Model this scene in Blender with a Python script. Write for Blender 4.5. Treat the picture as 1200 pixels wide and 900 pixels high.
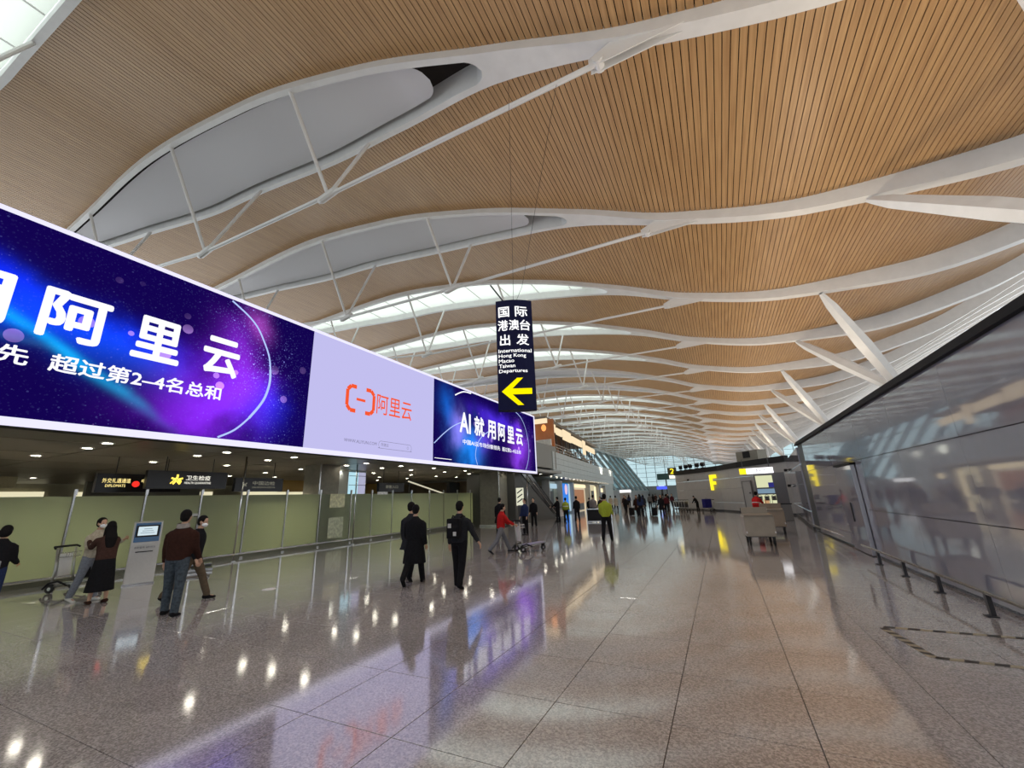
import bpy, bmesh, math, random
from math import sin, cos, pi, radians, sqrt, atan2
from mathutils import Vector, Matrix
random.seed(7)
C = bpy.context.scene.collection
SC = bpy.context.scene
for o in list(bpy.data.objects): bpy.data.objects.remove(o)

# ------------------------------------------------------------------ camera
EYE = Vector((0, 0, 1.75))
F_PX = 480.0
v1 = Vector((245, 125, 480)).normalized()          # hall direction in camera space (x right, y down, z forward)
vz = Vector((-65, -1720, 480)); vz = (vz - v1 * vz.dot(v1)).normalized()
vx = v1.cross(vz)
if vx.x < 0: vx = -vx
cam = bpy.data.cameras.new('camera')
cam.sensor_width = 36; cam.lens = F_PX / 1200 * 36; cam.clip_start = 0.05; cam.clip_end = 2000
camo = bpy.data.objects.new('camera', cam); C.objects.link(camo)
cx_, cy_, cz_ = [Vector((vx[i], v1[i], vz[i])) for i in range(3)]
M = Matrix(((cx_.x, -cy_.x, -cz_.x, EYE.x), (cx_.y, -cy_.y, -cz_.y, EYE.y), (cx_.z, -cy_.z, -cz_.z, EYE.z), (0, 0, 0, 1)))
camo.matrix_world = M
SC.camera = camo
SC.view_settings.view_transform = 'Standard'; SC.view_settings.look = 'None'
SC.view_settings.exposure = 0.08; SC.view_settings.gamma = 1.0
try: SC.view_settings.use_curve_mapping = False
except Exception: pass
# ------------------------------------------------------------------ sky and lamps
SKY = 1.0; UP = 1.0
w = bpy.data.worlds.new('overcast_sky'); SC.world = w; w.use_nodes = True
bg = w.node_tree.nodes['Background']; bg.inputs[0].default_value = (0.90, 0.96, 1.0, 1); bg.inputs[1].default_value = 2.3 * SKY

def spot(name, loc, target, power, color, size=0.3, angle=120, blend=0.8):
    l = bpy.data.lights.new(name, 'SPOT'); l.energy = power; l.color = color; l.shadow_soft_size = size
    l.spot_size = radians(angle); l.spot_blend = blend
    o = bpy.data.objects.new(name, l); C.objects.link(o); o.location = loc
    o.rotation_euler = (Vector(target) - Vector(loc)).to_track_quat('-Z', 'Y').to_euler()
    return o
WARM = (1.0, 0.86, 0.68); COOL = (0.93, 0.93, 1.0)
for i in range(-1, 12):
    y = 4.5 + 8.94 * i
    spot('roof_uplight', (5.2, y, 4.3), (4.0, y + 1, 14), 1150 * UP, WARM, 0.25, 150)
    spot('roof_uplight', (-14.0, y, 4.6), (-20, y, 20), 600 * UP, (1.0, 0.9, 0.78), 0.25, 150)
    spot('roof_uplight', (-30.0, y, 4.6), (-31, y, 20), 300 * UP, COOL, 0.25, 120)
for i in range(-1, 9):      # added down-pointing spots between the trusses, put in to brighten the floor
    spot('floor_fill_spot', (-5.0, 4.9+8.94*i, 15.2), (-5.5, 4.9+8.94*i, 0), 950 * UP, (1.0, 0.95, 0.9), 0.5, 125, 1.0)
for i in range(12, 22, 2):
    y = 4.5 + 8.94 * i
    spot('roof_uplight', (0, y, 4.6), (-5, y, 20), 3000 * UP, COOL, 0.4, 160)

# ------------------------------------------------------------------ materials
MATS = {}
def mat(name, col=(0.5, 0.5, 0.5), rough=0.5, metal=0.0, spec=0.5, emit=None, es=0.0, noise=0.0, nscale=20.0, bump=0.0, bscale=60.0, coat=0.0, alpha=1.0, trans=0.0):
    if name in MATS: return MATS[name]
    m = bpy.data.materials.new(name); m.use_nodes = True; nt = m.node_tree; b = nt.nodes['Principled BSDF']
    b.inputs['Base Color'].default_value = (*col, 1); b.inputs['Roughness'].default_value = rough
    b.inputs['Metallic'].default_value = metal; b.inputs['Specular IOR Level'].default_value = spec
    b.inputs['Coat Weight'].default_value = coat; b.inputs['Alpha'].default_value = alpha
    b.inputs['Transmission Weight'].default_value = trans
    if emit: b.inputs['Emission Color'].default_value = (*emit, 1); b.inputs['Emission Strength'].default_value = es
    tc = nt.nodes.new('ShaderNodeTexCoord')
    if noise:
        n = nt.nodes.new('ShaderNodeTexNoise'); n.inputs['Scale'].default_value = nscale; n.inputs['Detail'].default_value = 4
        nt.links.new(tc.outputs['Object'], n.inputs['Vector'])
        mr = nt.nodes.new('ShaderNodeMapRange'); mr.inputs[1].default_value = 0.3; mr.inputs[2].default_value = 0.7
        mr.inputs[3].default_value = 1 - noise; mr.inputs[4].default_value = 1 + noise
        nt.links.new(n.outputs['Fac'], mr.inputs[0])
        mx = nt.nodes.new('ShaderNodeVectorMath'); mx.operation = 'SCALE'; mx.inputs[0].default_value = col
        nt.links.new(mr.outputs[0], mx.inputs['Scale']); nt.links.new(mx.outputs[0], b.inputs['Base Color'])
    if bump:
        n2 = nt.nodes.new('ShaderNodeTexNoise'); n2.inputs['Scale'].default_value = bscale
        nt.links.new(tc.outputs['Object'], n2.inputs['Vector'])
        bp = nt.nodes.new('ShaderNodeBump'); bp.inputs['Strength'].default_value = bump; bp.inputs['Distance'].default_value = 0.01
        nt.links.new(n2.outputs['Fac'], bp.inputs['Height']); nt.links.new(bp.outputs[0], b.inputs['Normal'])
    MATS[name] = m; return m
def emis(name, col, s):
    if name in MATS: return MATS[name]
    m = bpy.data.materials.new(name); m.use_nodes = True; nt = m.node_tree; nt.nodes.clear()
    e = nt.nodes.new('ShaderNodeEmission'); e.inputs[0].default_value = (*col, 1); e.inputs[1].default_value = s
    out = nt.nodes.new('ShaderNodeOutputMaterial'); nt.links.new(e.outputs[0], out.inputs[0]); MATS[name] = m; return m

STEEL = mat('painted_steel', (0.74, 0.74, 0.73), 0.38, noise=0.04, nscale=2)
STEELW = mat('white_steel', (0.78, 0.78, 0.77), 0.35)
DARKM = mat('dark_metal', (0.03, 0.03, 0.035), 0.4, noise=0.1)
BLACK = mat('black_plastic', (0.010, 0.010, 0.012), 0.6, spec=0.25, noise=0.1)
RUBBER = mat('rubber', (0.015, 0.015, 0.015), 0.7, noise=0.1)
CHROME = mat('brushed_steel', (0.62, 0.62, 0.62), 0.25, metal=1.0, noise=0.05, nscale=60)
CONC = mat('concrete', (0.20, 0.19, 0.15), 0.6, noise=0.12, nscale=6)

def wood_mat():
    m = bpy.data.materials.new('wood_slat'); m.use_nodes = True; nt = m.node_tree; b = nt.nodes['Principled BSDF']
    geo = nt.nodes.new('ShaderNodeNewGeometry'); mp = nt.nodes.new('ShaderNodeMapping'); mp.inputs['Scale'].default_value = (14, 0.5, 14)
    n = nt.nodes.new('ShaderNodeTexNoise'); n.inputs['Scale'].default_value = 1.0; n.inputs['Detail'].default_value = 5
    nt.links.new(geo.outputs['Position'], mp.inputs['Vector']); nt.links.new(mp.outputs[0], n.inputs['Vector'])
    r = nt.nodes.new('ShaderNodeValToRGB'); r.color_ramp.elements[0].position = 0.3; r.color_ramp.elements[1].position = 0.75
    r.color_ramp.elements[0].color = (0.37, 0.207, 0.086, 1); r.color_ramp.elements[1].color = (0.54, 0.335, 0.15, 1)
    nt.links.new(n.outputs['Fac'], r.inputs[0]); nt.links.new(r.outputs[0], b.inputs['Base Color'])
    b.inputs['Roughness'].default_value = 0.42
    return m
WOOD = wood_mat()
BACK = mat('slat_backing', (0.02, 0.015, 0.012), 0.9, noise=0.1)

def floor_mat(name, grid=False):
    m = bpy.data.materials.new(name); m.use_nodes = True; nt = m.node_tree; b = nt.nodes['Principled BSDF']
    geo = nt.nodes.new('ShaderNodeNewGeometry')
    v = nt.nodes.new('ShaderNodeTexVoronoi'); v.inputs['Scale'].default_value = 75
    n = nt.nodes.new('ShaderNodeTexNoise'); n.inputs['Scale'].default_value = 42; n.inputs['Detail'].default_value = 6
    n3 = nt.nodes.new('ShaderNodeTexNoise'); n3.inputs['Scale'].default_value = 0.9; n3.inputs['Detail'].default_value = 3
    for q in (v, n, n3): nt.links.new(geo.outputs['Position'], q.inputs['Vector'])
    r = nt.nodes.new('ShaderNodeValToRGB'); e = r.color_ramp.elements
    e[0].position = 0.33; e[0].color = (0.29, 0.27, 0.268, 1); e[1].position = 0.66; e[1].color = (0.60, 0.56, 0.555, 1)
    k = e.new(0.5); k.color = (0.42, 0.395, 0.388, 1)
    mx = nt.nodes.new('ShaderNodeMix'); mx.inputs[0].default_value = 0.35
    sep = nt.nodes.new('ShaderNodeSeparateColor'); nt.links.new(v.outputs['Color'], sep.inputs[0])
    nt.links.new(n.outputs['Fac'], mx.inputs[2]); nt.links.new(sep.outputs[0], mx.inputs[3]); nt.links.new(mx.outputs[0], r.inputs[0])
    mr = nt.nodes.new('ShaderNodeMapRange'); mr.inputs[1].default_value = 0.3; mr.inputs[2].default_value = 0.7; mr.inputs[3].default_value = 0.9; mr.inputs[4].default_value = 1.1
    nt.links.new(n3.outputs['Fac'], mr.inputs[0])
    sc = nt.nodes.new('ShaderNodeVectorMath'); sc.operation = 'SCALE'
    nt.links.new(r.outputs[0], sc.inputs[0]); nt.links.new(mr.outputs[0], sc.inputs['Scale'])
    oi = nt.nodes.new('ShaderNodeObjectInfo'); m2 = nt.nodes.new('ShaderNodeMapRange'); m2.inputs[3].default_value = 0.96; m2.inputs[4].default_value = 1.04
    nt.links.new(oi.outputs['Random'], m2.inputs[0])
    s2 = nt.nodes.new('ShaderNodeVectorMath'); s2.operation = 'SCALE'
    nt.links.new(sc.outputs[0], s2.inputs[0]); nt.links.new(m2.outputs[0], s2.inputs['Scale'])
    nt.links.new(s2.outputs[0], b.inputs['Base Color'])
    rr = nt.nodes.new('ShaderNodeMapRange'); rr.inputs[3].default_value = 0.06; rr.inputs[4].default_value = 0.11
    nt.links.new(n3.outputs['Fac'], rr.inputs[0]); nt.links.new(rr.outputs[0], b.inputs['Roughness'])
    b.inputs['IOR'].default_value = 1.9
    b.inputs['Coat Weight'].default_value = 0.7; b.inputs['Coat Roughness'].default_value = 0.08
    return m
FLOOR = floor_mat('polished_granite')
GROUT = mat('grout', (0.06, 0.055, 0.05), 0.6, noise=0.1)

def mirror_panel_mat():
    m = mat('glossy_grey_panel', (0.30, 0.30, 0.345), 0.06, noise=0.03, nscale=3)
    b = m.node_tree.nodes['Principled BSDF']; b.inputs['IOR'].default_value = 1.9
    b.inputs['Coat Weight'].default_value = 0.5; b.inputs['Coat Roughness'].default_value = 0.03
    return m
HOARD = mirror_panel_mat()
GREYPAN = mat('grey_cladding', (0.36, 0.355, 0.35), 0.35, noise=0.04, nscale=3)
FASCIA = mat('fascia_panel', (0.36, 0.40, 0.39), 0.35, noise=0.05, nscale=3)

def frosted_mat():
    m = bpy.data.materials.new('frosted_glass'); m.use_nodes = True; nt = m.node_tree; b = nt.nodes['Principled BSDF']
    b.inputs['Base Color'].default_value = (0.33, 0.35, 0.25, 1); b.inputs['Roughness'].default_value = 0.12
    tl = nt.nodes.new('ShaderNodeBsdfTranslucent'); tl.inputs[0].default_value = (0.60, 0.65, 0.47, 1)
    tp = nt.nodes.new('ShaderNodeBsdfTransparent'); tp.inputs[0].default_value = (0.8, 0.88, 0.75, 1)
    a = nt.nodes.new('ShaderNodeMixShader'); a.inputs[0].default_value = 0.5
    c = nt.nodes.new('ShaderNodeMixShader'); c.inputs[0].default_value = 0.12
    out = nt.nodes['Material Output']
    nt.links.new(b.outputs[0], a.inputs[1]); nt.links.new(tl.outputs[0], a.inputs[2])
    nt.links.new(a.outputs[0], c.inputs[1]); nt.links.new(tp.outputs[0], c.inputs[2]); nt.links.new(c.outputs[0], out.inputs[0])
    return m
FROST = frosted_mat()
def thin_glass(name, tint, refl=0.12):
    m = bpy.data.materials.new(name); m.use_nodes = True; nt = m.node_tree; nt.nodes.clear()
    tp = nt.nodes.new('ShaderNodeBsdfTransparent'); tp.inputs[0].default_value = (*tint, 1)
    gl = nt.nodes.new('ShaderNodeBsdfGlossy'); gl.inputs['Roughness'].default_value = 0.02
    mx = nt.nodes.new('ShaderNodeMixShader'); mx.inputs[0].default_value = refl
    out = nt.nodes.new('ShaderNodeOutputMaterial')
    nt.links.new(tp.outputs[0], mx.inputs[1]); nt.links.new(gl.outputs[0], mx.inputs[2]); nt.links.new(mx.outputs[0], out.inputs[0])
    return m
GLASS = thin_glass('window_glass', (0.26, 0.335, 0.345), 0.05)
CLEAR = thin_glass('clear_glass', (0.9, 0.9, 0.9), 0.05)
def translucent_mat(name, col, mixw):
    m = bpy.data.materials.new(name); m.use_nodes = True; nt = m.node_tree; b = nt.nodes['Principled BSDF']
    b.inputs['Base Color'].default_value = (*col, 1); b.inputs['Roughness'].default_value = 0.5
    tl = nt.nodes.new('ShaderNodeBsdfTranslucent'); tl.inputs[0].default_value = (*col, 1)
    a = nt.nodes.new('ShaderNodeMixShader'); a.inputs[0].default_value = mixw
    nt.links.new(b.outputs[0], a.inputs[1]); nt.links.new(tl.outputs[0], a.inputs[2]); nt.links.new(a.outputs[0], nt.nodes['Material Output'].inputs[0])
    return m
SKYPAN = translucent_mat('skylight_diffuser', (0.56, 0.59, 0.52), 0.85)
CLOSEDPAN = translucent_mat('skylight_shade', (0.86, 0.86, 0.90), 0.32)

# ------------------------------------------------------------------ mesh helpers
def link_mesh(name, me, parent=None, m=None):
    o = bpy.data.objects.new(name, me); C.objects.link(o)
    if m is not None and not me.materials: me.materials.append(m)
    if parent is not None: o.parent = parent
    return o
class B:
    def __init__(s): s.v = []; s.f = []; s.mi = []; s.cm = 0
    def quad(s, a, b, c, d):
        n = len(s.v); s.v += [tuple(a), tuple(b), tuple(c), tuple(d)]; s.f.append((n, n+1, n+2, n+3)); s.mi.append(s.cm)
    def box(s, c, d, rot=None, ch=0.0):
        hx, hy, hz = d[0]/2, d[1]/2, d[2]/2; n = len(s.v)
        for sx, sy, sz in ((-1,-1,-1),(1,-1,-1),(1,1,-1),(-1,1,-1),(-1,-1,1),(1,-1,1),(1,1,1),(-1,1,1)):
            p = Vector((sx*hx, sy*hy, sz*hz))
            if rot is not None: p = rot @ p
            s.v.append((p.x+c[0], p.y+c[1], p.z+c[2]))
        for f in ((0,3,2,1),(4,5,6,7),(0,1,5,4),(1,2,6,5),(2,3,7,6),(3,0,4,7)): s.f.append(tuple(n+i for i in f)); s.mi.append(s.cm)
        return s
    def tube(s, pts, r, seg=8, cap=True, flat=None):
        pts = [Vector(p) for p in pts]; rs = r if isinstance(r, (list, tuple)) else [r]*len(pts)
        n0 = len(s.v); up = None
        for i, p in enumerate(pts):
            t = (pts[min(i+1, len(pts)-1)] - pts[max(i-1, 0)]).normalized()
            if up is None:
                up = Vector((0,0,1)) if abs(t.z) < 0.9 else Vector((0,1,0))
            a = t.cross(up)
            if a.length < 1e-5: a = t.cross(Vector((1,0,0)))
            a.normalize(); bb = a.cross(t).normalized(); up = bb
            ra = rs[i]; rb = ra
            if isinstance(ra, tuple): ra, rb = ra
            for k in range(seg):
                an = 2*pi*k/seg; q = p + a*(cos(an)*ra) + bb*(sin(an)*rb); s.v.append(tuple(q))
        for i in range(len(pts)-1):
            for k in range(seg):
                a0 = n0+i*seg+k; a1 = n0+i*seg+(k+1) % seg
                s.f.append((a0, a1, a1+seg, a0+seg)); s.mi.append(s.cm)
        if cap:
            s.f.append(tuple(n0+k for k in reversed(range(seg)))); s.mi.append(s.cm)
            e = n0+(len(pts)-1)*seg; s.f.append(tuple(e+k for k in range(seg))); s.mi.append(s.cm)
        return s
    def lathe(s, c, prof, seg=16, axis='Z', R=None, cap=True):
        n0 = len(s.v)
        for (r, z) in prof:
            for k in range(seg):
                an = 2*pi*k/seg
                p = Vector((r*cos(an), r*sin(an), z)) if axis == 'Z' else (Vector((z, r*cos(an), r*sin(an))) if axis == 'X' else Vector((r*cos(an), z, r*sin(an))))
                if R is not None: p = R @ p
                s.v.append((p.x+c[0], p.y+c[1], p.z+c[2]))
        for i in range(len(prof)-1):
            for k in range(seg):
                a0 = n0+i*seg+k; a1 = n0+i*seg+(k+1) % seg
                s.f.append((a0, a1, a1+seg, a0+seg)); s.mi.append(s.cm)
        if cap:
            s.f.append(tuple(n0+k for k in reversed(range(seg)))); s.mi.append(s.cm)
            e = n0+(len(prof)-1)*seg; s.f.append(tuple(e+k for k in range(seg))); s.mi.append(s.cm)
        return s
    def ell(s, c, r, seg=14, rings=8, R=None):
        n0 = len(s.v)
        for i in range(1, rings):
            th = pi*i/rings
            for k in range(seg):
                an = 2*pi*k/seg; p = Vector((r[0]*sin(th)*cos(an), r[1]*sin(th)*sin(an), r[2]*cos(th)))
                if R is not None: p = R @ p
                s.v.append((p.x+c[0], p.y+c[1], p.z+c[2]))
        for sg in (1, -1):
            p = Vector((0, 0, sg*r[2]))
            if R is not None: p = R @ p
            s.v.append((p.x+c[0], p.y+c[1], p.z+c[2]))
        T = len(s.v)-2; Bt = len(s.v)-1
        for i in range(rings-2):
            for k in range(seg):
                a0 = n0+i*seg+k; a1 = n0+i*seg+(k+1) % seg
                s.f.append((a0, a0+seg, a1+seg, a1)); s.mi.append(s.cm)
        for k in range(seg):
            s.f.append((T, n0+k, n0+(k+1) % seg)); s.mi.append(s.cm)
            e = n0+(rings-2)*seg; s.f.append((Bt, e+(k+1) % seg, e+k)); s.mi.append(s.cm)
        return s
    def mesh(s, name):
        me = bpy.data.meshes.new(name); me.from_pydata(s.v, [], s.f); me.update(); return me
    def build(s, name, m, parent=None, smooth=False, bevel=0.0, mats=None):
        me = s.mesh(name)
        if mats:
            for q in mats: me.materials.append(q)
            me.polygons.foreach_set('material_index', s.mi)
        if smooth: me.polygons.foreach_set('use_smooth', [True]*len(me.polygons))
        o = link_mesh(name, me, parent, None if mats else m)
        if bevel:
            md = o.modifiers.new('bevel', 'BEVEL'); md.width = bevel; md.segments = 2; md.limit_method = 'ANGLE'
        return o
def tag(o, label=None, cat=None, group=None, kind=None):
    if label: o['label'] = label
    if cat: o['category'] = cat
    if group: o['group'] = group
    if kind: o['kind'] = kind
    return o
def empty(name, loc=(0,0,0), rz=0.0, label=None, cat=None, group=None, kind=None):
    o = bpy.data.objects.new(name, None); C.objects.link(o); o.location = loc; o.rotation_euler = (0, 0, rz)
    o.empty_display_size = 0.2
    return tag(o, label, cat, group, kind)
def copy_tree(o, parent=None):
    c = o.copy(); C.objects.link(c)
    if parent is not None: c.parent = parent
    for ch in list(o.children): copy_tree(ch, c)
    return c
TXT = {}
def text_mesh(s, bold=0.0, ext=0.0):
    key = (s, bold, ext)
    if key in TXT: return TXT[key]
    cu = bpy.data.curves.new('lettering', 'FONT'); cu.body = s; cu.size = 1.0; cu.offset = bold; cu.extrude = ext; cu.resolution_u = 2
    o = bpy.data.objects.new('lettering', cu); C.objects.link(o)
    dg = bpy.context.evaluated_depsgraph_get(); dg.update()
    me = bpy.data.meshes.new_from_object(o.evaluated_get(dg))
    bpy.data.objects.remove(o)
    TXT[key] = me; return me
def text(s, origin, ex, ey, wd, ht, m, parent, bold=0.0, depth=0.0, name='lettering', xshear=0.0):
    """lettering fitted into a box: origin = lower left corner, ex / ey unit directions, wd x ht metres"""
    me = text_mesh(s, 0.0, 0.0).copy()
    if bold:      # heavier strokes: the same outlines laid side by side
        vs = [v.co.copy() for v in me.vertices]; fs = [tuple(p.vertices) for p in me.polygons]; V = []; Fc = []
        for dx, dy in ((0, 0), (bold, 0), (-bold, 0), (0, bold), (0, -bold), (bold*.7, bold*.7), (-bold*.7, -bold*.7), (bold*.7, -bold*.7), (-bold*.7, bold*.7)):
            n0 = len(V); V += [(v.x+dx, v.y+dy, 0) for v in vs]; Fc += [tuple(i+n0 for i in f) for f in fs]
        me = bpy.data.meshes.new('lettering'); me.from_pydata(V, [], Fc); me.update()
    xs = [v.co.x for v in me.vertices]; ys = [v.co.y for v in me.vertices]
    if not xs: return None
    x0, x1, y0, y1 = min(xs), max(xs), min(ys), max(ys)
    ex = Vector(ex); ey = Vector(ey); nn = ex.cross(ey).normalized()
    for v in me.vertices:
        a = (v.co.x-x0)/max(1e-6, x1-x0)*wd; b_ = (v.co.y-y0)/max(1e-6, y1-y0)*ht
        v.co = Vector(origin) + ex*a + ey*b_
    me.materials.clear(); me.materials.append(m)
    o = link_mesh(name, me, parent)
    if depth:
        md = o.modifiers.new('thick', 'SOLIDIFY'); md.thickness = depth; md.offset = 1
    return o
def pchip(xs, ys):
    n = len(xs); d = [(ys[i+1]-ys[i])/(xs[i+1]-xs[i]) for i in range(n-1)]
    m = [d[0]] + [0 if d[i-1]*d[i] <= 0 else 2*d[i-1]*d[i]/(d[i-1]+d[i]) for i in range(1, n-1)] + [d[-1]]
    def f(x):
        if x <= xs[0]: return ys[0]+m[0]*(x-xs[0])
        if x >= xs[-1]: return ys[-1]+m[-1]*(x-xs[-1])
        i = max(j for j in range(n-1) if xs[j] <= x); h = xs[i+1]-xs[i]; t = (x-xs[i])/h
        return (2*t**3-3*t*t+1)*ys[i]+(t**3-2*t*t+t)*h*m[i]+(-2*t**3+3*t*t)*ys[i+1]+(t**3-t*t)*h*m[i+1]
    return f

# ------------------------------------------------------------------ floor
floor = tag(B().box((0, 90, -0.31), (130, 300, 0.6)).build('floor', GROUT), kind='structure')
TX0, TY0 = 0.36, 2.96
def pxy(x, y, z=0.0):
    d = Vector((x, y, z)) - EYE; d = Vector((vx.dot(d), 0, 0)) if False else Vector((cx_.dot(d), cy_.dot(d), cz_.dot(d)))
    if d.z < 0.2: return None
    return (d.x/d.z*F_PX+600, d.y/d.z*F_PX+450, d.z)
tiles = []
XR = 3.2
for i in range(-24, 3):
    for j in range(-5, 60):
        x0 = TX0 + i*0.98; y0 = TY0 + j*1.0
        x1 = min(x0+0.98, XR)
        if x1-x0 < 0.1: continue
        ps = [pxy(x0, y0), pxy(x1, y0), pxy(x1, y0+1), pxy(x0, y0+1)]
        vis = any(p and -60 < p[0] < 1260 and p[1] < 960 for p in ps)
        dist = sqrt((x0+.5)**2+(y0+.5)**2)
        tiles.append((0 if vis else 1, dist, x0, x1, y0))
tiles.sort()
tm = {}
def tile_mesh(wd):
    k = round(wd, 3)
    if k not in tm:
        g = 0.0035; b = B(); a = wd/2-g; c = 0.5-g; t = 0.001
        b.v = [(-a,-c,-t),(a,-c,-t),(a,c,-t),(-a,c,-t),(-a+t,-c+t,0),(a-t,-c+t,0),(a-t,c-t,0),(-a+t,c-t,0),(-a,-c,-.012),(a,-c,-.012),(a,c,-.012),(-a,c,-.012)]
        b.f = [(4,5,6,7),(0,1,5,4),(1,2,6,5),(2,3,7,6),(3,0,4,7),(8,9,1,0),(9,10,2,1),(10,11,3,2),(11,8,0,3)]
        me = b.mesh('tile'); me.materials.append(FLOOR); tm[k] = me
    return tm[k]
for q in tiles[:300]:
    o = bpy.data.objects.new('tile', tile_mesh(q[3]-q[2])); C.objects.link(o); o.parent = floor
    o.location = ((q[2]+q[3])/2, q[4]+0.5, 0)
b = B()
for q in tiles[300:]:
    g = 0.0035
    b.quad((q[2]+g, q[4]+g, 0), (q[3]-g, q[4]+g, 0), (q[3]-g, q[4]+1-g, 0), (q[2]+g, q[4]+1-g, 0))
# whole-stone paving beyond the part where joints can be told apart
xl = TX0-24*0.98; yn = TY0-5; yf = TY0+60
for (a0, b0, a1, b1) in ((-64, -58, 64, yn), (-64, yn, xl, yf), (XR, yn, 64, yf), (-64, yf, 64, 239)):
    b.quad((a0, b0, 0), (a1, b0, 0), (a1, b1, 0), (a0, b1, 0))
tag(b.build('tile_field', FLOOR, floor), kind='stuff')

# ------------------------------------------------------------------ roof: trusses, slats
G = 1.084
KN = [-60, -50, -40, -30, -22, -15, -9, -4, 0, 5, 10, 16, 24, 34]
fz = pchip([k*G for k in KN], [1.75+(z-1.75)*G for z in [17.4, 17.9, 18.05, 18.1, 18.0, 17.26, 15.99, 14.49, 12.96, 11.96, 11.79, 12.92, 16.94, 22.0]])
fcf = pchip([k*G for k in KN], [(c+0.2)*9*G for c in [-0.18, -0.2, -0.25, -0.31, -0.36, -0.35, -0.3, -0.22, -0.18, -0.14, -0.12, -0.14, -0.18, -0.18]])
fw = pchip([k*G for k in KN], [q*G for q in [0.40, 0.42, 0.75, 2.51, 3.95, 3.81, 2.61, 0.95, 0.42, 0.42, 0.47, 0.75, 1.0, 1.2]])
fh = pchip([k*G for k in KN], [q*G for q in [0.45, 0.45, 0.42, 0.32, 0.32, 0.28, 0.26, 0.3, 0.38, 0.52, 0.82, 0.98, 0.98, 0.9]])
BAY = 8.25*G
OFF = {1: 0.0, 2: 0.0}
XA, XB = -47.0, 40.0
def yk(k): return k*BAY
XE0, XE1 = -42.0, -5.2            # ends of the eye-shaped opening
def eye(x, end=XE1, m=0.25):
    """front and back limits of the opening, relative to the truss line, or None"""
    if x <= XE0 or x >= end: return None
    f0 = fcf(x); wd = fw(x); c = f0+wd/2; h = wd/2-m
    r = 0.85
    if x > end-r:
        he = fw(end-r)/2-m; h = min(h, he*sqrt(max(0.0, 1-((x-(end-r))/r)**2)))
    if x < XE0+2.5: h = min(h, (wd/2-0.2)*sqrt(max(0, 1-((XE0+2.5-x)/2.5)**2)))
    if h < 0.004: return None
    return (c-h, c+h)
xs = []
x = XA
while x < XB:
    xs.append(x); x += 0.04 if XE1-0.3 < x < XE1+0.03 else 0.15 if (XE1-2.2 < x < XE1+0.2) or (XE0-0.3 < x < XE0+2.6) else 0.9
xs.append(XB)
def truss_mesh():
    b = B()
    def st(x): return fcf(x), fcf(x)+fw(x), fz(x), fh(x)
    for i in range(len(xs)-1):
        a, c = xs[i], xs[i+1]
        fa, ba, za, ha = st(a); fc, bc, zc, hc = st(c)
        ea, ec = eye(a), eye(c)
        b.quad((a, fa, za), (c, fc, zc), (c, fc, zc+hc+.25), (a, fa, za+ha+.25))           # front web
        b.quad((a, ba, za+ha+.6), (c, bc, zc+hc+.6), (c, bc, zc), (a, ba, za))
        if ea is None and ec is None:
            b.quad((a, fa, za), (a, ba, za), (c, bc, zc), (c, fc, zc))
        else:
            if ea is None: m = (fa+ba)/2; m = (ec[0]+ec[1])/2; ea = (m, m)
            if ec is None: m = (ea[0]+ea[1])/2; ec = (m, m)
            b.quad((a, fa, za), (a, ea[0], za), (c, ec[0], zc), (c, fc, zc))
            b.quad((a, ea[1], za), (a, ba, za), (c, bc, zc), (c, ec[1], zc))
            D = 1.15
            b.quad((a, ea[0], za), (a, ea[0], za+D), (c, ec[0], zc+D), (c, ec[0], zc))
            b.quad((a, ea[1], za+D), (a, ea[1], za), (c, ec[1], zc), (c, ec[1], zc+D))
            # slim dark-free lip that trims the opening
    return b
def panel_mesh(end, inset, dz):
    b = B(); n = 46
    for i in range(n):
        a = XE0+0.8+(end-0.02-XE0-0.8)*i/n; c = XE0+0.8+(end-0.02-XE0-0.8)*(i+1)/n
        if a > end-1.4: continue
        ea = eye(a, end, 0.25+inset); ec = eye(c, end, 0.25+inset)
        if not ea or not ec: continue
        b.quad((a, ea[0], fz(a)+dz), (a, ea[1], fz(a)+dz), (c, ec[1], fz(c)+dz), (c, ec[0], fz(c)+dz))
    m = 14
    for i in range(m):
        a = end-1.45+1.45*i/m; c = end-1.45+1.45*(i+1)/m
        ea = eye(a, end, 0.25+inset); ec = eye(c, end, 0.25+inset)
        if ea is None: continue
        if ec is None: ec = ((ea[0]+ea[1])/2,)*2
        b.quad((a, ea[0], fz(a)+dz), (a, ea[1], fz(a)+dz), (c, ec[1], fz(c)+dz), (c, ec[0], fz(c)+dz))
    return b
TMESH = truss_mesh().mesh('truss_beam'); TMESH.materials.append(STEEL)
PANC = panel_mesh(-7.4, 0.20, 0.30).mesh('shade_panel'); PANC.materials.append(CLOSEDPAN)
PANO = panel_mesh(-5.7, 0.02, 0.55).mesh('skylight_glazing'); PANO.materials.append(SKYPAN)
PANO2 = panel_mesh(-9.5, 0.45, 0.50).mesh('diffuser_panel'); PANO2.materials.append(SKYPAN)
bb_ = B(); dk = B()
for i in range(12):    # thin bars carrying the glazing
    xx = XE0+2+i*2.9; e = eye(xx, -5.7, 0.3)
    if e: bb_.box((xx, (e[0]+e[1])/2, fz(xx)+0.5), (0.05, e[1]-e[0], 0.05))
BARS = bb_.mesh('glazing_bar'); BARS.materials.append(STEEL)
# dark lid over the closed openings
for i in range(len(xs)-1):
    a, c = xs[i], xs[i+1]; ea, ec = eye(a), eye(c)
    if ea and ec: dk.quad((a, ea[0], fz(a)+1.1), (a, ea[1], fz(a)+1.1), (c, ec[1], fz(c)+1.1), (c, ec[0], fz(c)+1.1))
LID = dk.mesh('roof_lid'); LID.materials.append(BACK)
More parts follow.
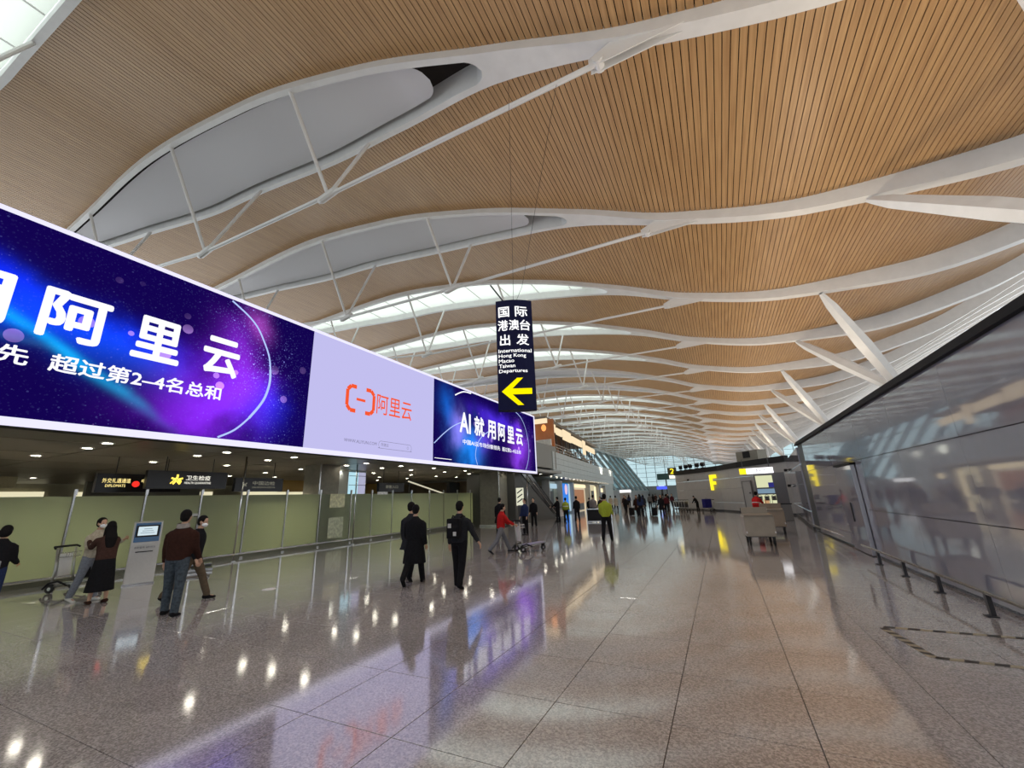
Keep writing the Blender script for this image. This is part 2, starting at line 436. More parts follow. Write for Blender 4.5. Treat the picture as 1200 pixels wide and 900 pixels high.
# chord and struts of the truss (below the eye)
NX = [(-12.6, 3.9), (-21.4, 5.0), (-31.5, 4.2)]         # x of the node, drop under the beam
PINX, PINZ = -1.3, 0.55
def mid(x): return fcf(x)+fw(x)/2
def node(i):
    x_, d_ = NX[i]; return Vector((x_, mid(x_), fz(x_)-d_))
def chord_mesh():
    pin = Vector((PINX, mid(PINX), fz(PINX)-PINZ)); ns = [node(i) for i in range(3)]; end = Vector((-43, mid(-43), fz(-43)-0.1))
    b = B(); pts = [pin]; 
    b.tube([pin, ns[0]], 0.085, 8); b.tube([ns[0], ns[1]], 0.085, 8); b.tube([ns[1], ns[2]], 0.085, 8); b.tube([ns[2], end], 0.085, 8)
    return b
CH = chord_mesh().mesh('bottom_chord'); CH.materials.append(STEELW)
STR = []
for i in range(3):
    n_ = node(i); x_ = n_.x
    for xt, side in ((x_-0.7, 0), (x_+0.4, 1)):
        y_ = fcf(xt)+0.18 if side == 0 else fcf(xt)+fw(xt)-0.18
        me = B().tube([n_, (xt, y_, fz(xt)+0.02)], [0.075, 0.085], 8).mesh('strut'); me.materials.append(STEELW); STR.append(me)
NODEM = []
for i in range(3):
    n_ = node(i); d = Vector((1, 0, 0.22)).normalized()
    me = B().tube([n_-d*0.55, n_-d*0.4, n_+d*0.4, n_+d*0.55], [0.08, 0.15, 0.15, 0.08], 10).mesh('cast_node'); me.materials.append(STEELW); NODEM.append(me)
pb = B(); pz = fz(PINX)-PINZ; py = mid(PINX)
for s in (-0.12, 0.12):
    pb.v += [(PINX-.28, py+s, pz-.12), (PINX+.1, py+s, pz-.16), (PINX+2.3, py+s, fz(PINX+2.3)+.02), (PINX+.4, py+s, fz(PINX+.4)+.03), (PINX-.28, py+s, pz+.14)]
    pb.f.append(tuple(range(len(pb.v)-5, len(pb.v)))); pb.mi.append(0)
    pb.v += [(v[0], v[1]+.03, v[2]) for v in pb.v[-5:]]; n = len(pb.v); pb.f.append(tuple(reversed(range(n-5, n)))); pb.mi.append(0)
    for k in range(5): pb.f.append((n-10+k, n-5+k, n-5+(k+1) % 5, n-10+(k+1) % 5)); pb.mi.append(0)
pb.lathe((PINX, py-.2, pz), [(.15, 0), (.15, .4)], 12, 'Y')
PINM = pb.mesh('pin_bracket'); PINM.materials.append(STEELW)
TL = {1: 'nearest white roof truss overhead with an eye-shaped opening closed by a pale panel',
      2: 'second white roof truss, its pale closed eye opening just behind the nearest one',
      3: 'third white roof truss, first with a bright daylit skylight, just above the hanging sign',
      4: 'fourth white roof truss with a daylit skylight, directly behind the hanging sign'}
def struct_hanger(k): pass
for k in range(-2, 25):
    t = empty('roof_truss', (0, yk(k), 0), 0,
              TL.get(k, (['fifth','sixth','seventh','eighth','ninth','tenth'][k-5]+' white roof truss counted from the camera, with a bright skylight' if k < 11 else 'distant white curved roof truss, one of the closely packed ones before the end windows') if k > 4 else ('white curved roof truss at the top left corner with bright slatted skylight' if k == 0 else 'white roof truss behind the camera, overhead')), 'roof truss', 'white roof trusses spanning the hall')
    closed = k in (1, 2, 6, 7)
    o = link_mesh('truss_beam', TMESH, t)
    if closed:
        link_mesh('shade_panel', PANC, t); link_mesh('roof_lid', LID, t)
    else:
        link_mesh('skylight_glazing', PANO, t)
        if k < 14: tag(link_mesh('glazing_bar', BARS, t), kind='stuff')
    if k > -1:
        link_mesh('bottom_chord', CH, t); link_mesh('pin_bracket', PINM, t)
        for me in STR: link_mesh('strut', me, t)
        if k < 10:
            for me in NODEM: link_mesh('cast_node', me, t)
# wooden slats between trusses
PITCH = 0.21; GAP = 0.026
def slat_geo(b, x0):
    x1 = x0+PITCH-GAP; n = 2
    for (a, c) in ((x0, x1),):
        za, zc = fz(a)+fh(a), fz(c)+fh(c)
        for yy in (0,):
            ya0, ya1 = fcf(a)+fw(a)-0.03, BAY+fcf(a)+0.03
            yc0, yc1 = fcf(c)+fw(c)-0.03, BAY+fcf(c)+0.03
            t = 0.03
            n0 = len(b.v)
            b.v += [(a, ya0, za), (c, yc0, zc), (c, yc1, zc), (a, ya1, za), (a, ya0, za+t), (c, yc0, zc+t), (c, yc1, zc+t), (a, ya1, za+t)]
            for f in ((0,3,2,1),(0,1,5,4),(1,2,6,5),(2,3,7,6),(3,0,4,7)): b.f.append(tuple(n0+i for i in f)); b.mi.append(0)
sx0 = []
x = XA
while x < XB-PITCH: sx0.append(x); x += PITCH
ind = [x for x in sx0 if -32 < x < 30.9]
ind = ind[-300:] if len(ind) > 300 else ind
indset = set(ind)
SL = {}
for x in ind:
    b = B(); slat_geo(b, x); me = b.mesh('slat'); me.materials.append(WOOD); SL[x] = me
b = B()
for x in sx0:
    if x not in indset: slat_geo(b, x)
SIDE = b.mesh('slat_field'); SIDE.materials.append(WOOD)
b = B()
for x in sx0: slat_geo(b, x)
ALLS = b.mesh('slat_field'); ALLS.materials.append(WOOD)
b = B()
xs2 = [XA+(XB-XA)*i/80 for i in range(81)]
for i in range(80):
    a, c = xs2[i], xs2[i+1]
    b.quad((a, fcf(a)+fw(a)-.02, fz(a)+fh(a)+.12), (c, fcf(c)+fw(c)-.02, fz(c)+fh(c)+.12), (c, BAY+fcf(c)+.02, fz(c)+fh(c)+.12), (a, BAY+fcf(a)+.02, fz(a)+fh(a)+.12))
BK = b.mesh('slat_backing'); BK.materials.append(BACK)
for k in range(-3, 24):
    c = link_mesh('ceiling', BK); c.location = (0, yk(k), 0); c['kind'] = 'structure'
    if k in (0, 1, 2):
        for x in ind:
            o = bpy.data.objects.new('slat', SL[x]); C.objects.link(o); o.parent = c
        tag(link_mesh('slat_field', SIDE, c), kind='stuff')
    else:
        tag(link_mesh('slat_field', ALLS, c), kind='stuff')
# leaning props that carry the trusses on the right
def prop(ka, kb):
    base = Vector((10.8, (yk(ka)+yk(kb))/2+0.6, 7.0))
    t = empty('roof_prop', base, 0, None, 'roof prop', 'leaning steel props carrying the roof on the right')
    for k in (ka, kb):
        top = Vector((7.0, yk(k)+mid(7.0), fz(7.0)-0.05)) - base
        b = B(); d = top; side = Vector((0, 0, 1)).cross(d).normalized()
        up = d.cross(side).normalized(); L = d.length
        n = 6
        ring = []
        prof = [(0.0, .16, .10), (.03, .22, .16), (.12, .34, .26), (.5, .44, .34), (.88, .30, .24), (.97, .18, .14), (1.0, .12, .1)]
        for (s_, a_, c_) in prof:
            p = d*s_; ring.append([p+side*(a_*sx)+up*(c_*sy) for sx, sy in ((-.5, -1), (.5, -1), (1, 0), (.5, 1), (-.5, 1), (-1, 0))])
            for q in ring[-1]: b.v.append(tuple(q))
        for i in range(len(prof)-1):
            for j in range(6): b.f.append((i*6+j, i*6+(j+1) % 6, (i+1)*6+(j+1) % 6, (i+1)*6+j)); b.mi.append(0)
        b.build('prop_leg', STEEL, t)
    B().lathe((0, 0, 0), [(.5, -7.0), (.42, -.6), (.3, 0), (.2, .15)], 16).build('pedestal', STEEL, t, True)
    return t
for i, (a, c) in enumerate([(1, 2), (3, 4), (5, 6), (7, 8), (9, 10), (11, 12), (13, 14), (15, 16)]):
    t = prop(a, c)
    t['label'] = ['leaning white steel prop almost level at the far right under the second truss',
                  'widest pair of leaning props rising from behind the dark glossy wall',
                  'second pair of leaning roof props behind the glossy wall, smaller', 'third pair of leaning roof props, small, above the glossy wall end'][i] if i < 4 else 'distant leaning roof prop pair standing beyond the glossy wall'

# ------------------------------------------------------------------ end and side glazing
def glazed(name, p0, p1, ztop, lean, stepm, stepz, zb=0.0, mat_=None, fr=0.12):
    p0 = Vector(p0); p1 = Vector(p1); d = (p1-p0); L = d.length; d.normalize(); n = Vector((d.y, -d.x, 0))
    b = B(); e = empty(name, p0); e['kind'] = 'structure'
    def P(s, z): return d*s + Vector((0, 0, z)) + n*(lean*(z-zb)/(ztop-zb))
    g = B(); g.quad(P(0, zb), P(L, zb), P(L, ztop), P(0, ztop)); g.build('glazing', mat_ or GLASS, e)
    s = 0
    while s <= L+.01:
        b.tube([P(s, zb), P(s, ztop)], fr, 4); s += stepm
    z = zb
    while z <= ztop+.01:
        b.tube([P(0, z), P(L, z)], fr*0.55, 4); z += stepz
    tag(b.build('mullion_grid', mat('mullion', (0.22, 0.26, 0.27), 0.4), e), kind='stuff')
    return e
YE = 216.0
glazed('window_1', (-50, YE, 0), (50, YE, 0), 25, 0, 4.5, 2.2, 5.0, fr=0.14)
tag(B().box((0, YE-1.5, 2.45), (100, 3, 4.9)).build('wall_far', mat('far_wall', (0.22, 0.23, 0.235), 0.5, noise=.05)), kind='structure')
# leaning glass facade on the left, far down the hall
e = empty('window_2', (0, 0, 0)); e['kind'] = 'structure'
b = B(); g = B(); Y = 96.0
g.quad((-31, 90, 3), (-31, YE-3, 3), (-43, YE-3, 21), (-43, 90, 21)); g.build('glazing', GLASS, e)
while Y < YE-2:
    b.tube([(-31, Y, 3), (-43, Y, 21)], 0.55, 4); Y += 11
for z in (3, 9, 15, 21): b.tube([(-31-12*(z-3)/18, 90, z), (-31-12*(z-3)/18, YE-3, z)], 0.12, 4)
tag(b.build('mullion_grid', mat('mullion', (0.22, 0.26, 0.27), 0.4), e), kind='stuff')
tag(B().box((-31, 150, 1.5), (.3, 126, 3)).build('wall_far_side', mat('far_wall', (.2, .2, .2))), kind='structure')
tag(B().box((-26.5, 86, 3.8), (8, 26, 7.6)).build('wall_far_left', FASCIA), kind='structure')
glazed('window_3', (46, 216, 0), (46, -40, 0), 24, 0, 8, 3, 0.0, CLEAR, fr=0.1)

glazed('rear_dimmer_glazing', (46, -32, 0), (-46, -32, 0), 24, 0, 8, 3, 0.0, thin_glass('dimmer_glass', (0.5, 0.52, 0.53), 0.05), fr=0.1)  # unseen glazing behind the camera, added to dim daylight from the rear
# ------------------------------------------------------------------ right: glossy hoarding
WX = 3.3; WT = 3.72
wr = empty('wall_right', (WX, 0, 0)); wr['kind'] = 'structure'
B().box((0.12, 7.2, WT/2), (0.12, 30.0, WT-0.04)).build('backing', DARKM, wr)
rowz = [(0.05, 1.14), (1.15, 2.39), (2.40, 3.55)]
pw = 2.46; y = 8.44-7*pw
pms = {}
for i in range(12):
    ya, yb = y+i*pw, y+(i+1)*pw
    yb = min(yb, 22.2)
    if yb-ya < .1: continue
    for j, (z0, z1) in enumerate(rowz):
        k = (j, round(yb-ya, 2))
        if k not in pms:
            me = B().box((0.03, 0, 0), (0.06, yb-ya-0.006, z1-z0-0.004)).mesh('panel'); me.materials.append(HOARD); pms[k] = me
        o = bpy.data.objects.new('panel', pms[k]); C.objects.link(o); o.parent = wr; o.location = (0, (ya+yb)/2, (z0+z1)/2)
tb = B()
for k in range(4): tb.box((-0.02+0.03*k, 7.2, 3.57+0.045*k), (0.12, 30.0, 0.035))
tag(tb.build('top_rail', BLACK, wr), label='black ribbed top edge')
# narrow door leaf standing proud of the hoarding
dl = empty('door_1', (3.24, 14.0, 0)); dl['kind'] = 'structure'
B().box((0, 0.42, 1.16), (0.10, 0.8, 2.28)).build('door_leaf', HOARD, dl, bevel=.01)
B().box((0, 1.28, 1.16), (0.06, 0.86, 2.28)).build('door_leaf', HOARD, dl, bevel=.01)
B().box((0, 0.85, 2.33), (0.14, 1.8, 0.05)).build('door_head', BLACK, dl)
B().box((-0.07, 0.82, 1.05), (0.03, 0.05, 0.5)).build('door_handle', DARKM, dl)
# bumper rail
ra = empty('bumper_rail', (2.98, 0, 0), 0, 'low steel bumper rail on short black posts along the glossy wall', 'rail')
B().tube([(0, -6, .30), (0, 13.8, .30)], 0.025, 10).build('rail_tube', CHROME, ra, True)
B().tube([(0.10, 16.0, .30), (.12, 21.6, .30)], 0.025, 10).build('rail_tube', CHROME, ra, True)
for i in range(15):
    yy = -5.0 + 1.48*i - 0.04
    if 13.6 < yy < 16: continue
    xo = 0 if yy < 15 else .11
    pp = B().box((xo+.02, yy, .15), (.05, .07, .27)); pp.box((xo, yy, .008), (.12, .12, .016))
    pp.build('post', DARKM, ra)
# ------------------------------------------------------------------ box with the F
fp = [(3.36, 22.3), (4.28, 33.7), (2.9, 35.9), (1.54, 38.4), (0.07, 42.0), (-2.2, 45.4), (-4.17, 48.3), (-4.6, 62)]
HB = 3.5
wf = empty('wall_front', (0, 0, 0)); wf['kind'] = 'structure'
for i in range(len(fp)-1):
    a = Vector((*fp[i], 0)); c = Vector((*fp[i+1], 0)); d = c-a; L = d.length; ang = atan2(d.y, d.x); R = Matrix.Rotation(ang, 3, 'Z')
    n = Vector((-d.y, d.x, 0)).normalized()
    mm = HOARD if i == 0 else GREYPAN
    nn = max(1, round(L/2.2)) if i < 6 else 5
    for q in range(nn):
        for (z0, z1) in ((0.12, 0.75), (0.76, 1.9), (1.91, 2.75), (2.76, HB)):
            cpt = a+d*((q+.5)/nn)-n*(-0.0)
            B().box((cpt.x, cpt.y, (z0+z1)/2), (L/nn-.02, .1, z1-z0-.012), R).build('panel', mm, wf)
    cpt = (a+c)/2
    B().box((cpt.x, cpt.y, .06), (L, .14, .12), R).build('plinth', DARKM, wf)
    if i: B().box((cpt.x, cpt.y, HB+.21), (L+.1, .3, .42), R).build('parapet', BLACK, wf)
tag(wf, kind='structure')
YEL = emis('yellow_sign_glow', (1.0, 0.78, 0.02), 1.3)
# letter F (raised, lit)
fe = empty('letter_sign', (-0.72, 42.9, 1.9), 0, 'raised yellow lit letter F on the curved grey wall', 'sign')
dd = (Vector((-2.2, 45.4, 0))-Vector((0.07, 42.0, 0))).normalized(); ex = -dd
nrm = Vector((-ex.y, ex.x, 0)); nrm = -nrm if nrm.y > 0 else nrm
fe.location = Vector((-0.55, 42.93, 1.82)) + nrm*0.16
for (o_, s_) in (((0.0, 0.68), (.3, 1.36)), ((.30, 1.20), (.62, .32)), ((.26, .62), (.5, .28))):
    p = ex*(o_[0]+s_[0]/2-.15) + Vector((0, 0, o_[1]))
    B().box(p, (s_[0], .12, s_[1]), Matrix.Rotation(atan2(ex.y, ex.x), 3, 'Z')).build('letter_bar', YEL, fe)

# ------------------------------------------------------------------ left: building behind and under the screens
CZ = 3.62
lowc = B().box((-24.4, 10.5, CZ+0.11), (24.8, 47, 0.2)).build('ceiling', mat('low_ceiling', (0.17, 0.155, 0.12), 0.35, noise=.05, nscale=1.5))
lowc['kind'] = 'structure'
pm = B().box((0, 0, 0), (2.95, 2.95, 0.03)).mesh('ceiling_panel'); pm.materials.append(MATS['low_ceiling'])
for i in range(8):
    for j in range(14):
        o = bpy.data.objects.new('ceiling_panel', pm); C.objects.link(o); o.parent = lowc; o.location = (-13.6-3.0*i, -8+3.0*j, CZ-.012)
tag(B().box((-24.6, 11, 5.0), (24.4, 46, 1.9)).build('wall_left', mat('upper_slab', (0.2, 0.2, 0.18), .6, noise=.05)), kind='structure')
tag(B().box((-37.2, 10.5, 1.9), (0.3, 50, 3.8)).build('wall_back', mat('back_wall', (0.30, 0.28, 0.20), .6, noise=.2, nscale=.8)), kind='structure')
tag(B().box((-29.2, 34.2, 1.8), (16, .3, 3.6)).build('wall_side', mat('side_wall', (.16, .12, .07), .6, noise=.3, nscale=.8)), kind='structure')
# light coffered bands far inside the arrivals hall
for (x_, y_, l_, h_) in ((-36.94, 6, 9, .35), (-36.94, 16, 8, .3), (-36.94, 26, 7, .3)):
    q = B().box((0, 0, 0), (.2, l_, h_)).build('strip_light', emis('strip_glow', (1.0, .92, .62), .75)); q.location = (x_, y_, 3.0)
    tag(q, ['long warm strip light high on the back wall at far left', 'warm strip light on the back wall behind the emblem sign', 'warm strip light on the back wall beside the concrete column'][int((y_-6)/10)], 'light', 'warm strip lights on the back wall')
for (x_, y_, z_, dx, dy, dz, cl) in ((-30, 3, 2.9, .3, 9, .5, (.52, .48, .32)), (-33, 14, 2.6, .3, 6, .9, (.12, .12, .1)), (-28, 22, 2.7, .3, 5, .8, (.45, .30, .10)), (-30, 29, 2.6, .3, 4, .9, (.50, .34, .10))):
    q = B().box((0, 0, 0), (dx, dy, dz)).build('bulkhead', mat('bulkhead%d' % int(y_), cl, .5, noise=.1)); q.location = (x_, y_, CZ-dz/2-.02); q['kind'] = 'structure'; q.name = 'trim_%d' % int(y_)
# downlights
dlens = emis('downlight_glow', (1.0, 0.93, 0.78), 26)
lm = B().lathe((0, 0, 0), [(.115, -.012), (.115, .0)], 16).mesh('lens'); lm.materials.append(dlens)
rm = B().lathe((0, 0, 0), [(.115, -.02), (.15, -.02), (.155, -.0), (.115, .0)], 20, cap=False).mesh('trim_ring'); rm.materials.append(STEELW)
k = 0
for y_ in (-3.5, -.8, 2.3, 5.1, 8.1, 10.6, 14.4, 16.9, 19.5, 22.8, 26, 28.6, 31.6):
    for x_ in (-12.9, -14.6, -16.1, -19.1, -22.0, -25.0, -28.0, -30.4):
        if (round(y_*10)+round(x_*10)) % 5 == 1 and x_ < -17: continue
        if x_ == -12.9 and k % 2: k += 1; continue
        k += 1
        e = empty('downlight', (x_+random.uniform(-.1, .1), y_+random.uniform(-.15, .15), CZ-.03), 0,
                  'round warm recessed downlight in the low ceiling under the screens', 'ceiling light', 'recessed downlights in the low ceiling')
        link_mesh('lens', lm, e); link_mesh('trim_ring', rm, e)
for y_ in (-2, 5, 12, 19, 26):
    spot('arrivals_lamp', (-19, y_, CZ-.1), (-19, y_, 0), 900, (1, .9, .68), .3, 150)
# concrete columns
cols = [((-16.9, 13.9), 1.1, 'square grey concrete column rising through the glass wall by the middle screen'),
        ((-14.2, 26.0), 1.5, 'wide square concrete column beside the escalator'),
        ((-17.2, 0.4), 1.1, 'square concrete column at the far left edge')]
for (p, s_, lb) in cols[:2]:
    e = empty('column', (*p, 0), 0, lb, 'column')
    B().box((0, 0, CZ/2-.01), (s_, s_, CZ-.02)).build('shaft', CONC, e, bevel=.03)
    B().box((0, 0, .06), (s_+.06, s_+.06, .12)).build('skirting', CHROME, e)
    B().box((s_/2+.02, -s_/2-.02, CZ/2), (.05, .05, CZ-.05)).build('corner_guard', CHROME, e)
# pale blue lit advertising column
e = empty('light_column', (-18.9, 17.6, 0), 0, 'pale blue glowing display column behind the frosted glass', 'display')
B().box((0, 0, CZ/2), (.8, 1.3, CZ-.05)).build('casing', mat('pale_casing', (.6, .65, .66), .3), e)
B().box((.42, -.3, 2.0), (.04, .66, 3.0)).build('lit_face', emis('pale_blue', (.55, .88, 1.0), .8), e)
B().box((.42, .33, 2.0), (.04, .5, 3.0)).build('lit_face', emis('pale_lilac', (.72, .72, 1.0), .55), e)
b = B()
for i in range(6): b.box((.45, 0, .8+i*.5), (.02, 1.25, .025))
b.build('seam', DARKM, e)
# frosted glass partition
GX = -16.3
e = empty('glass_partition', (GX, 0, 0), 0, 'long green frosted glass partition with steel posts under the screens', 'partition')
ys = [-8, -6.35, -4.7, -3.05, -1.4, .3, 1.95, 3.6, 5.25, 6.9, 8.5, 10.1, 11.75, 13.4, 15.18, 16.55, 18.08, 19.7, 21.4, 22.9, 24.5, 26.2, 27.9, 29.6]
for i in range(len(ys)-1):
    a, c = ys[i], ys[i+1]
    B().box((0, (a+c)/2, 1.22), (.014, c-a-.07, 2.06)).build('glass_pane', FROST, e)
for i, y_ in enumerate(ys):
    q = B().box((0, y_, 1.22), (.07, .045, 2.42)); q.box((0, y_, .03), (.2, .12, .04)); q.build('post', CHROME, e)
    B().box((.03, y_, 2.36), (.05, .07, .16)).build('bracket', CHROME, e)
B().box((0, 10.8, .16), (.06, 37.6, .04)).build('bottom_rail', CHROME, e)
B().box((0, 10.8, .06), (.12, 37.6, .12)).build('kerb', mat('steel_kerb', (.12, .12, .08), .35, metal=.3), e)
# notices stuck on the glass
for (y_, z_, w_, h_, cl, lb) in ((14.35, 1.95, .85, .62, (.62, .60, .38), 'large yellowish paper notice stuck high on the frosted glass'), (14.35, .75, .85, .9, (.50, .52, .36), 'pale faded notice low on the frosted glass'), (17.3, 2.28, .75, .14, (.8, .8, .8), 'small white strip label on top of the glass')):
    q = B().box((0, 0, 0), (.01, w_*1.0, h_)).build('notice', mat('paper_%d' % int(z_*100), cl, .6, noise=.25, nscale=9)); q.location = (GX+.03, y_, z_); tag(q, lb, 'notice')
# slim poles from ceiling to floor
for i, (x_, y_) in enumerate([(-15.5, 9.4), (-15.5, 14.7), (-12.5, 27.8), (-15.5, 4.1)][:3]):
    e = empty('pole', (x_, y_, 0), 0, ['slim steel pole in front of the glass left of the concrete column', 'slim steel pole in front of the concrete column', 'slim pole under the right end of the screen by the escalator'][i], 'pole', 'slim poles in front of the glass')
    B().lathe((0, 0, 0), [(.028, 0), (.028, CZ-.03)], 10).build('tube', CHROME, e, True)
    B().lathe((0, 0, 0), [(.09, 0), (.09, .02), (.03, .04)], 14).build('flange', CHROME, e)
q = B().lathe((0, 0, 0), [(.14, 0), (.14, .006), (.12, .009)], 20).build('access_disc', STEELW); q.location = (-9.35, 6.55, 0); tag(q, 'round white disc set on the floor in front of the glass', 'disc')
# black hanging signs under the ceiling
YG = emis('sign_yellow_text', (1, .80, .30), 1.1); WG = emis('sign_white_text', (1, .97, .85), .9); DIMG = emis('sign_dim_text', (.5, .48, .38), .35)
REDG = emis('red_glow', (1, .03, .02), 1.2)
SIGNB = mat('sign_black', (.008, .007, .010), .3, noise=.1)
def hangsign(x_, y0, y1, z0, z1, lb):
    e = empty('hanging_sign', (x_, y0, z0), 0, lb, 'sign')
    L = y1-y0; B().box((0, L/2, (z1-z0)/2), (.16, L, z1-z0)).build('sign_box', SIGNB, e)
    for f_ in (.2, .8): B().tube([(0, L*f_, z1-z0), (0, L*f_, CZ-z0-.03)], .014, 6).build('hanger', DARKM, e)
    return e
EX, EZ = (0, 1, 0), (0, 0, 1)
e = hangsign(-18.0, 6.2, 8.6, 2.42, 3.02, 'black hanging sign with gold characters and a red disc')
text('外交礼遇通道', (.09, .14, .30), EX, EZ, .74, .15, YG, e, .01)
text('DIPLOMATS', (.09, .24, .17), EX, EZ, .52, .085, YG, e, .01)
B().lathe((.09, 1.03, .27), [(.10, 0), (.10, .02)], 20, 'X').build('red_disc', REDG, e)
text('中国公民', (.09, 1.18, .30), EX, EZ, .62, .15, YG, e, .01)
e = hangsign(-17.0, 7.1, 9.62, 2.5, 3.1, 'black hanging sign with a gold emblem and white characters')
em = B()
for k_ in range(5):
    a = 2*pi*k_/5+.3; em.box((.09, .86+.10*cos(a), .30+.10*sin(a)), (.02, .16, .055), Matrix.Rotation(a, 3, 'X'))
em.lathe((.09, .93, .24), [(.07, 0), (.07, .02)], 14, 'X'); em.box((.09, .78, .3), (.02, .34, .03), Matrix.Rotation(.9, 3, 'X'))
em.build('emblem', emis('emblem_gold', (1, .75, .1), 1.5), e)
text('卫生检疫', (.09, 1.13, .29), EX, EZ, .80, .17, WG, e, .012)
text('HEALTH QUARANTINE', (.09, 1.10, .15), EX, EZ, .86, .09, WG, e, .01)
e = hangsign(-17.0, 9.95, 11.95, 2.4, 2.93, 'dim black hanging sign with dull characters behind the slim pole')
em = B(); em.box((.09, .38, .26), (.02, .2, .03), Matrix.Rotation(.8, 3, 'X')); em.box((.09, .38, .26), (.02, .16, .03), Matrix.Rotation(-.8, 3, 'X')); em.build('emblem', DIMG, e)
text('中国边检', (.09, .68, .25), EX, EZ, .95, .16, DIMG, e, .01)
text('CHINA IMMIGRATION INSPECTION', (.09, .66, .13), EX, EZ, .98, .07, DIMG, e, .008)
e = hangsign(-17.0, 17.7, 19.75, 2.36, 2.86, 'small black hanging sign above the notices on the glass')
text('旅客入口', (.09, .5, .2), EX, EZ, 1.0, .18, DIMG, e, .008)
e = hangsign(-21.0, 17.6, 19.2, 2.2, 3.1, 'black hanging board with two white figures beside the concrete column')
text('●▲', (.09, .4, .5), EX, EZ, .6, .28, WG, e)
# ------------------------------------------------------------------ the long LED screen
SX = -11.8; Z0, Z1 = 3.41, 7.67; YA, YB = -6.0, 28.1
def led_mat(name, oy, core):
    m = bpy.data.materials.new(name); m.use_nodes = True; nt = m.node_tree; nt.nodes.clear(); N = nt.nodes.new; L = nt.links.new
    def math_(op, a, b_=None, c_=None):
        n = N('ShaderNodeMath'); n.operation = op
        for i, q in enumerate((a, b_, c_)):
            if q is None: continue
            if isinstance(q, (int, float)): n.inputs[i].default_value = q
            else: L(q, n.inputs[i])
        return n.outputs[0]
    tc = N('ShaderNodeTexCoord'); sp = N('ShaderNodeSeparateXYZ'); L(tc.outputs['Object'], sp.inputs[0])
    u = sp.outputs['Y']; v = sp.outputs['Z']
    nz = N('ShaderNodeTexNoise'); nz.inputs['Scale'].default_value = .7; nz.inputs['Detail'].default_value = 6; L(tc.outputs['Object'], nz.inputs['Vector'])
    def band(cu, cv, su, sv, rot):       # soft gaussian blob
        a = math_('SUBTRACT', u, cu); b_ = math_('SUBTRACT', v, cv)
        p = math_('ADD', math_('MULTIPLY', a, cos(rot)/su), math_('MULTIPLY', b_, sin(rot)/su))
        q = math_('ADD', math_('MULTIPLY', a, -sin(rot)/sv), math_('MULTIPLY', b_, cos(rot)/sv))
        nn = math_('MULTIPLY', math_('SUBTRACT', nz.outputs['Fac'], .5), 1.6)
        p = math_('ADD', p, nn); q = math_('ADD', q, nn)
        d = math_('ADD', math_('MULTIPLY', p, p), math_('MULTIPLY', q, q))
        return math_('POWER', 2.718, math_('MULTIPLY', d, -1.7))
    def addc(acc, fac, col):
        s_ = N('ShaderNodeVectorMath'); s_.operation = 'SCALE'; s_.inputs[0].default_value = col; L(fac, s_.inputs['Scale'])
        if acc is None: return s_.outputs[0]
        a = N('ShaderNodeVectorMath'); a.operation = 'ADD'; L(acc, a.inputs[0]); L(s_.outputs[0], a.inputs[1]); return a.outputs[0]
    one = math_('ADD', 0.0, 1.0)
    acc = addc(None, one, (0.006, 0.001, 0.075))
    for (cu, cv, su, sv, rot, col) in core: acc = addc(acc, band(cu, cv, su, sv, rot), col)
    # sparkle dust concentrated along the swirl
    dust = band(10.4, 2.6, 1.1, 2.2, .35)
    for (scl, th, k_) in ((9, .22, 1.0), (17, .26, .8)):
        vo = N('ShaderNodeTexVoronoi'); vo.inputs['Scale'].default_value = scl; L(tc.outputs['Object'], vo.inputs['Vector'])
        sc_ = N('ShaderNodeSeparateColor'); L(vo.outputs['Color'], sc_.inputs[0])
        on = math_('MULTIPLY', math_('LESS_THAN', vo.outputs['Distance'], th), math_('MULTIPLY', sc_.outputs[0], k_))
        acc = addc(acc, math_('MULTIPLY', on, math_('ADD', dust, .06)), (.45, .50, 1.4))
    # bokeh discs
    vo = N('ShaderNodeTexVoronoi'); vo.inputs['Scale'].default_value = 2.1; L(tc.outputs['Object'], vo.inputs['Vector'])
    sc_ = N('ShaderNodeSeparateColor'); L(vo.outputs['Color'], sc_.inputs[0])
    on = math_('MULTIPLY', math_('LESS_THAN', vo.outputs['Distance'], math_('MULTIPLY', sc_.outputs[1], .32)), math_('GREATER_THAN', sc_.outputs[0], .3))
    low = math_('ADD', band(9.0, 1.1, 2.8, 1.5, 0), math_('MULTIPLY', band(6, 2.2, 4, 1.0, 0), .35))
    acc = addc(acc, math_('MULTIPLY', on, low), (.65, .35, .95))
    em_ = N('ShaderNodeEmission'); L(acc, em_.inputs[0]); em_.inputs[1].default_value = 1.0
    out = N('ShaderNodeOutputMaterial'); L(em_.outputs[0], out.inputs[0]); MATS[name] = m; return m
coreL = [(3.5, 2.9, 5.0, .55, -.22, (.0, .01, .95)), (9.3, 1.0, 1.5, 1.2, .5, (.24, .02, .80)), (6.4, 2.0, 2.4, .7, -.3, (.0, .06, .55)),
         (10.0, 2.1, .8, 1.7, .25, (.20, .02, .50)), (10.6, 1.0, 1.0, .9, 0, (.0, .02, .6)), (10.3, 3.6, .45, .6, .5, (.3, .05, .35)), (3.5, 1.8, 2.2, .12, -.12, (.05, .25, .5)), (6.6, 1.35, 1.8, .16, -.55, (.0, .35, .6))]
coreR = [(3.3, .8, 1.3, 1.5, .5, (.0, .25, .85)), (1.1, 2.6, .8, 1.3, .2, (.0, .10, .45)), (6.5, 2.9, 3.6, .55, -.08, (.06, .02, .6)), (9.6, 1.3, 1.7, 1.6, .5, (.26, .05, .75)), (4.8, 1.6, 1.6, .9, .6, (.10, .05, .55)), (2.2, 1.9, .9, .9, .4, (.25, .2, .8))]
LEDL = led_mat('led_left_picture', 0, coreL); LEDR = led_mat('led_right_picture', 0, coreR)
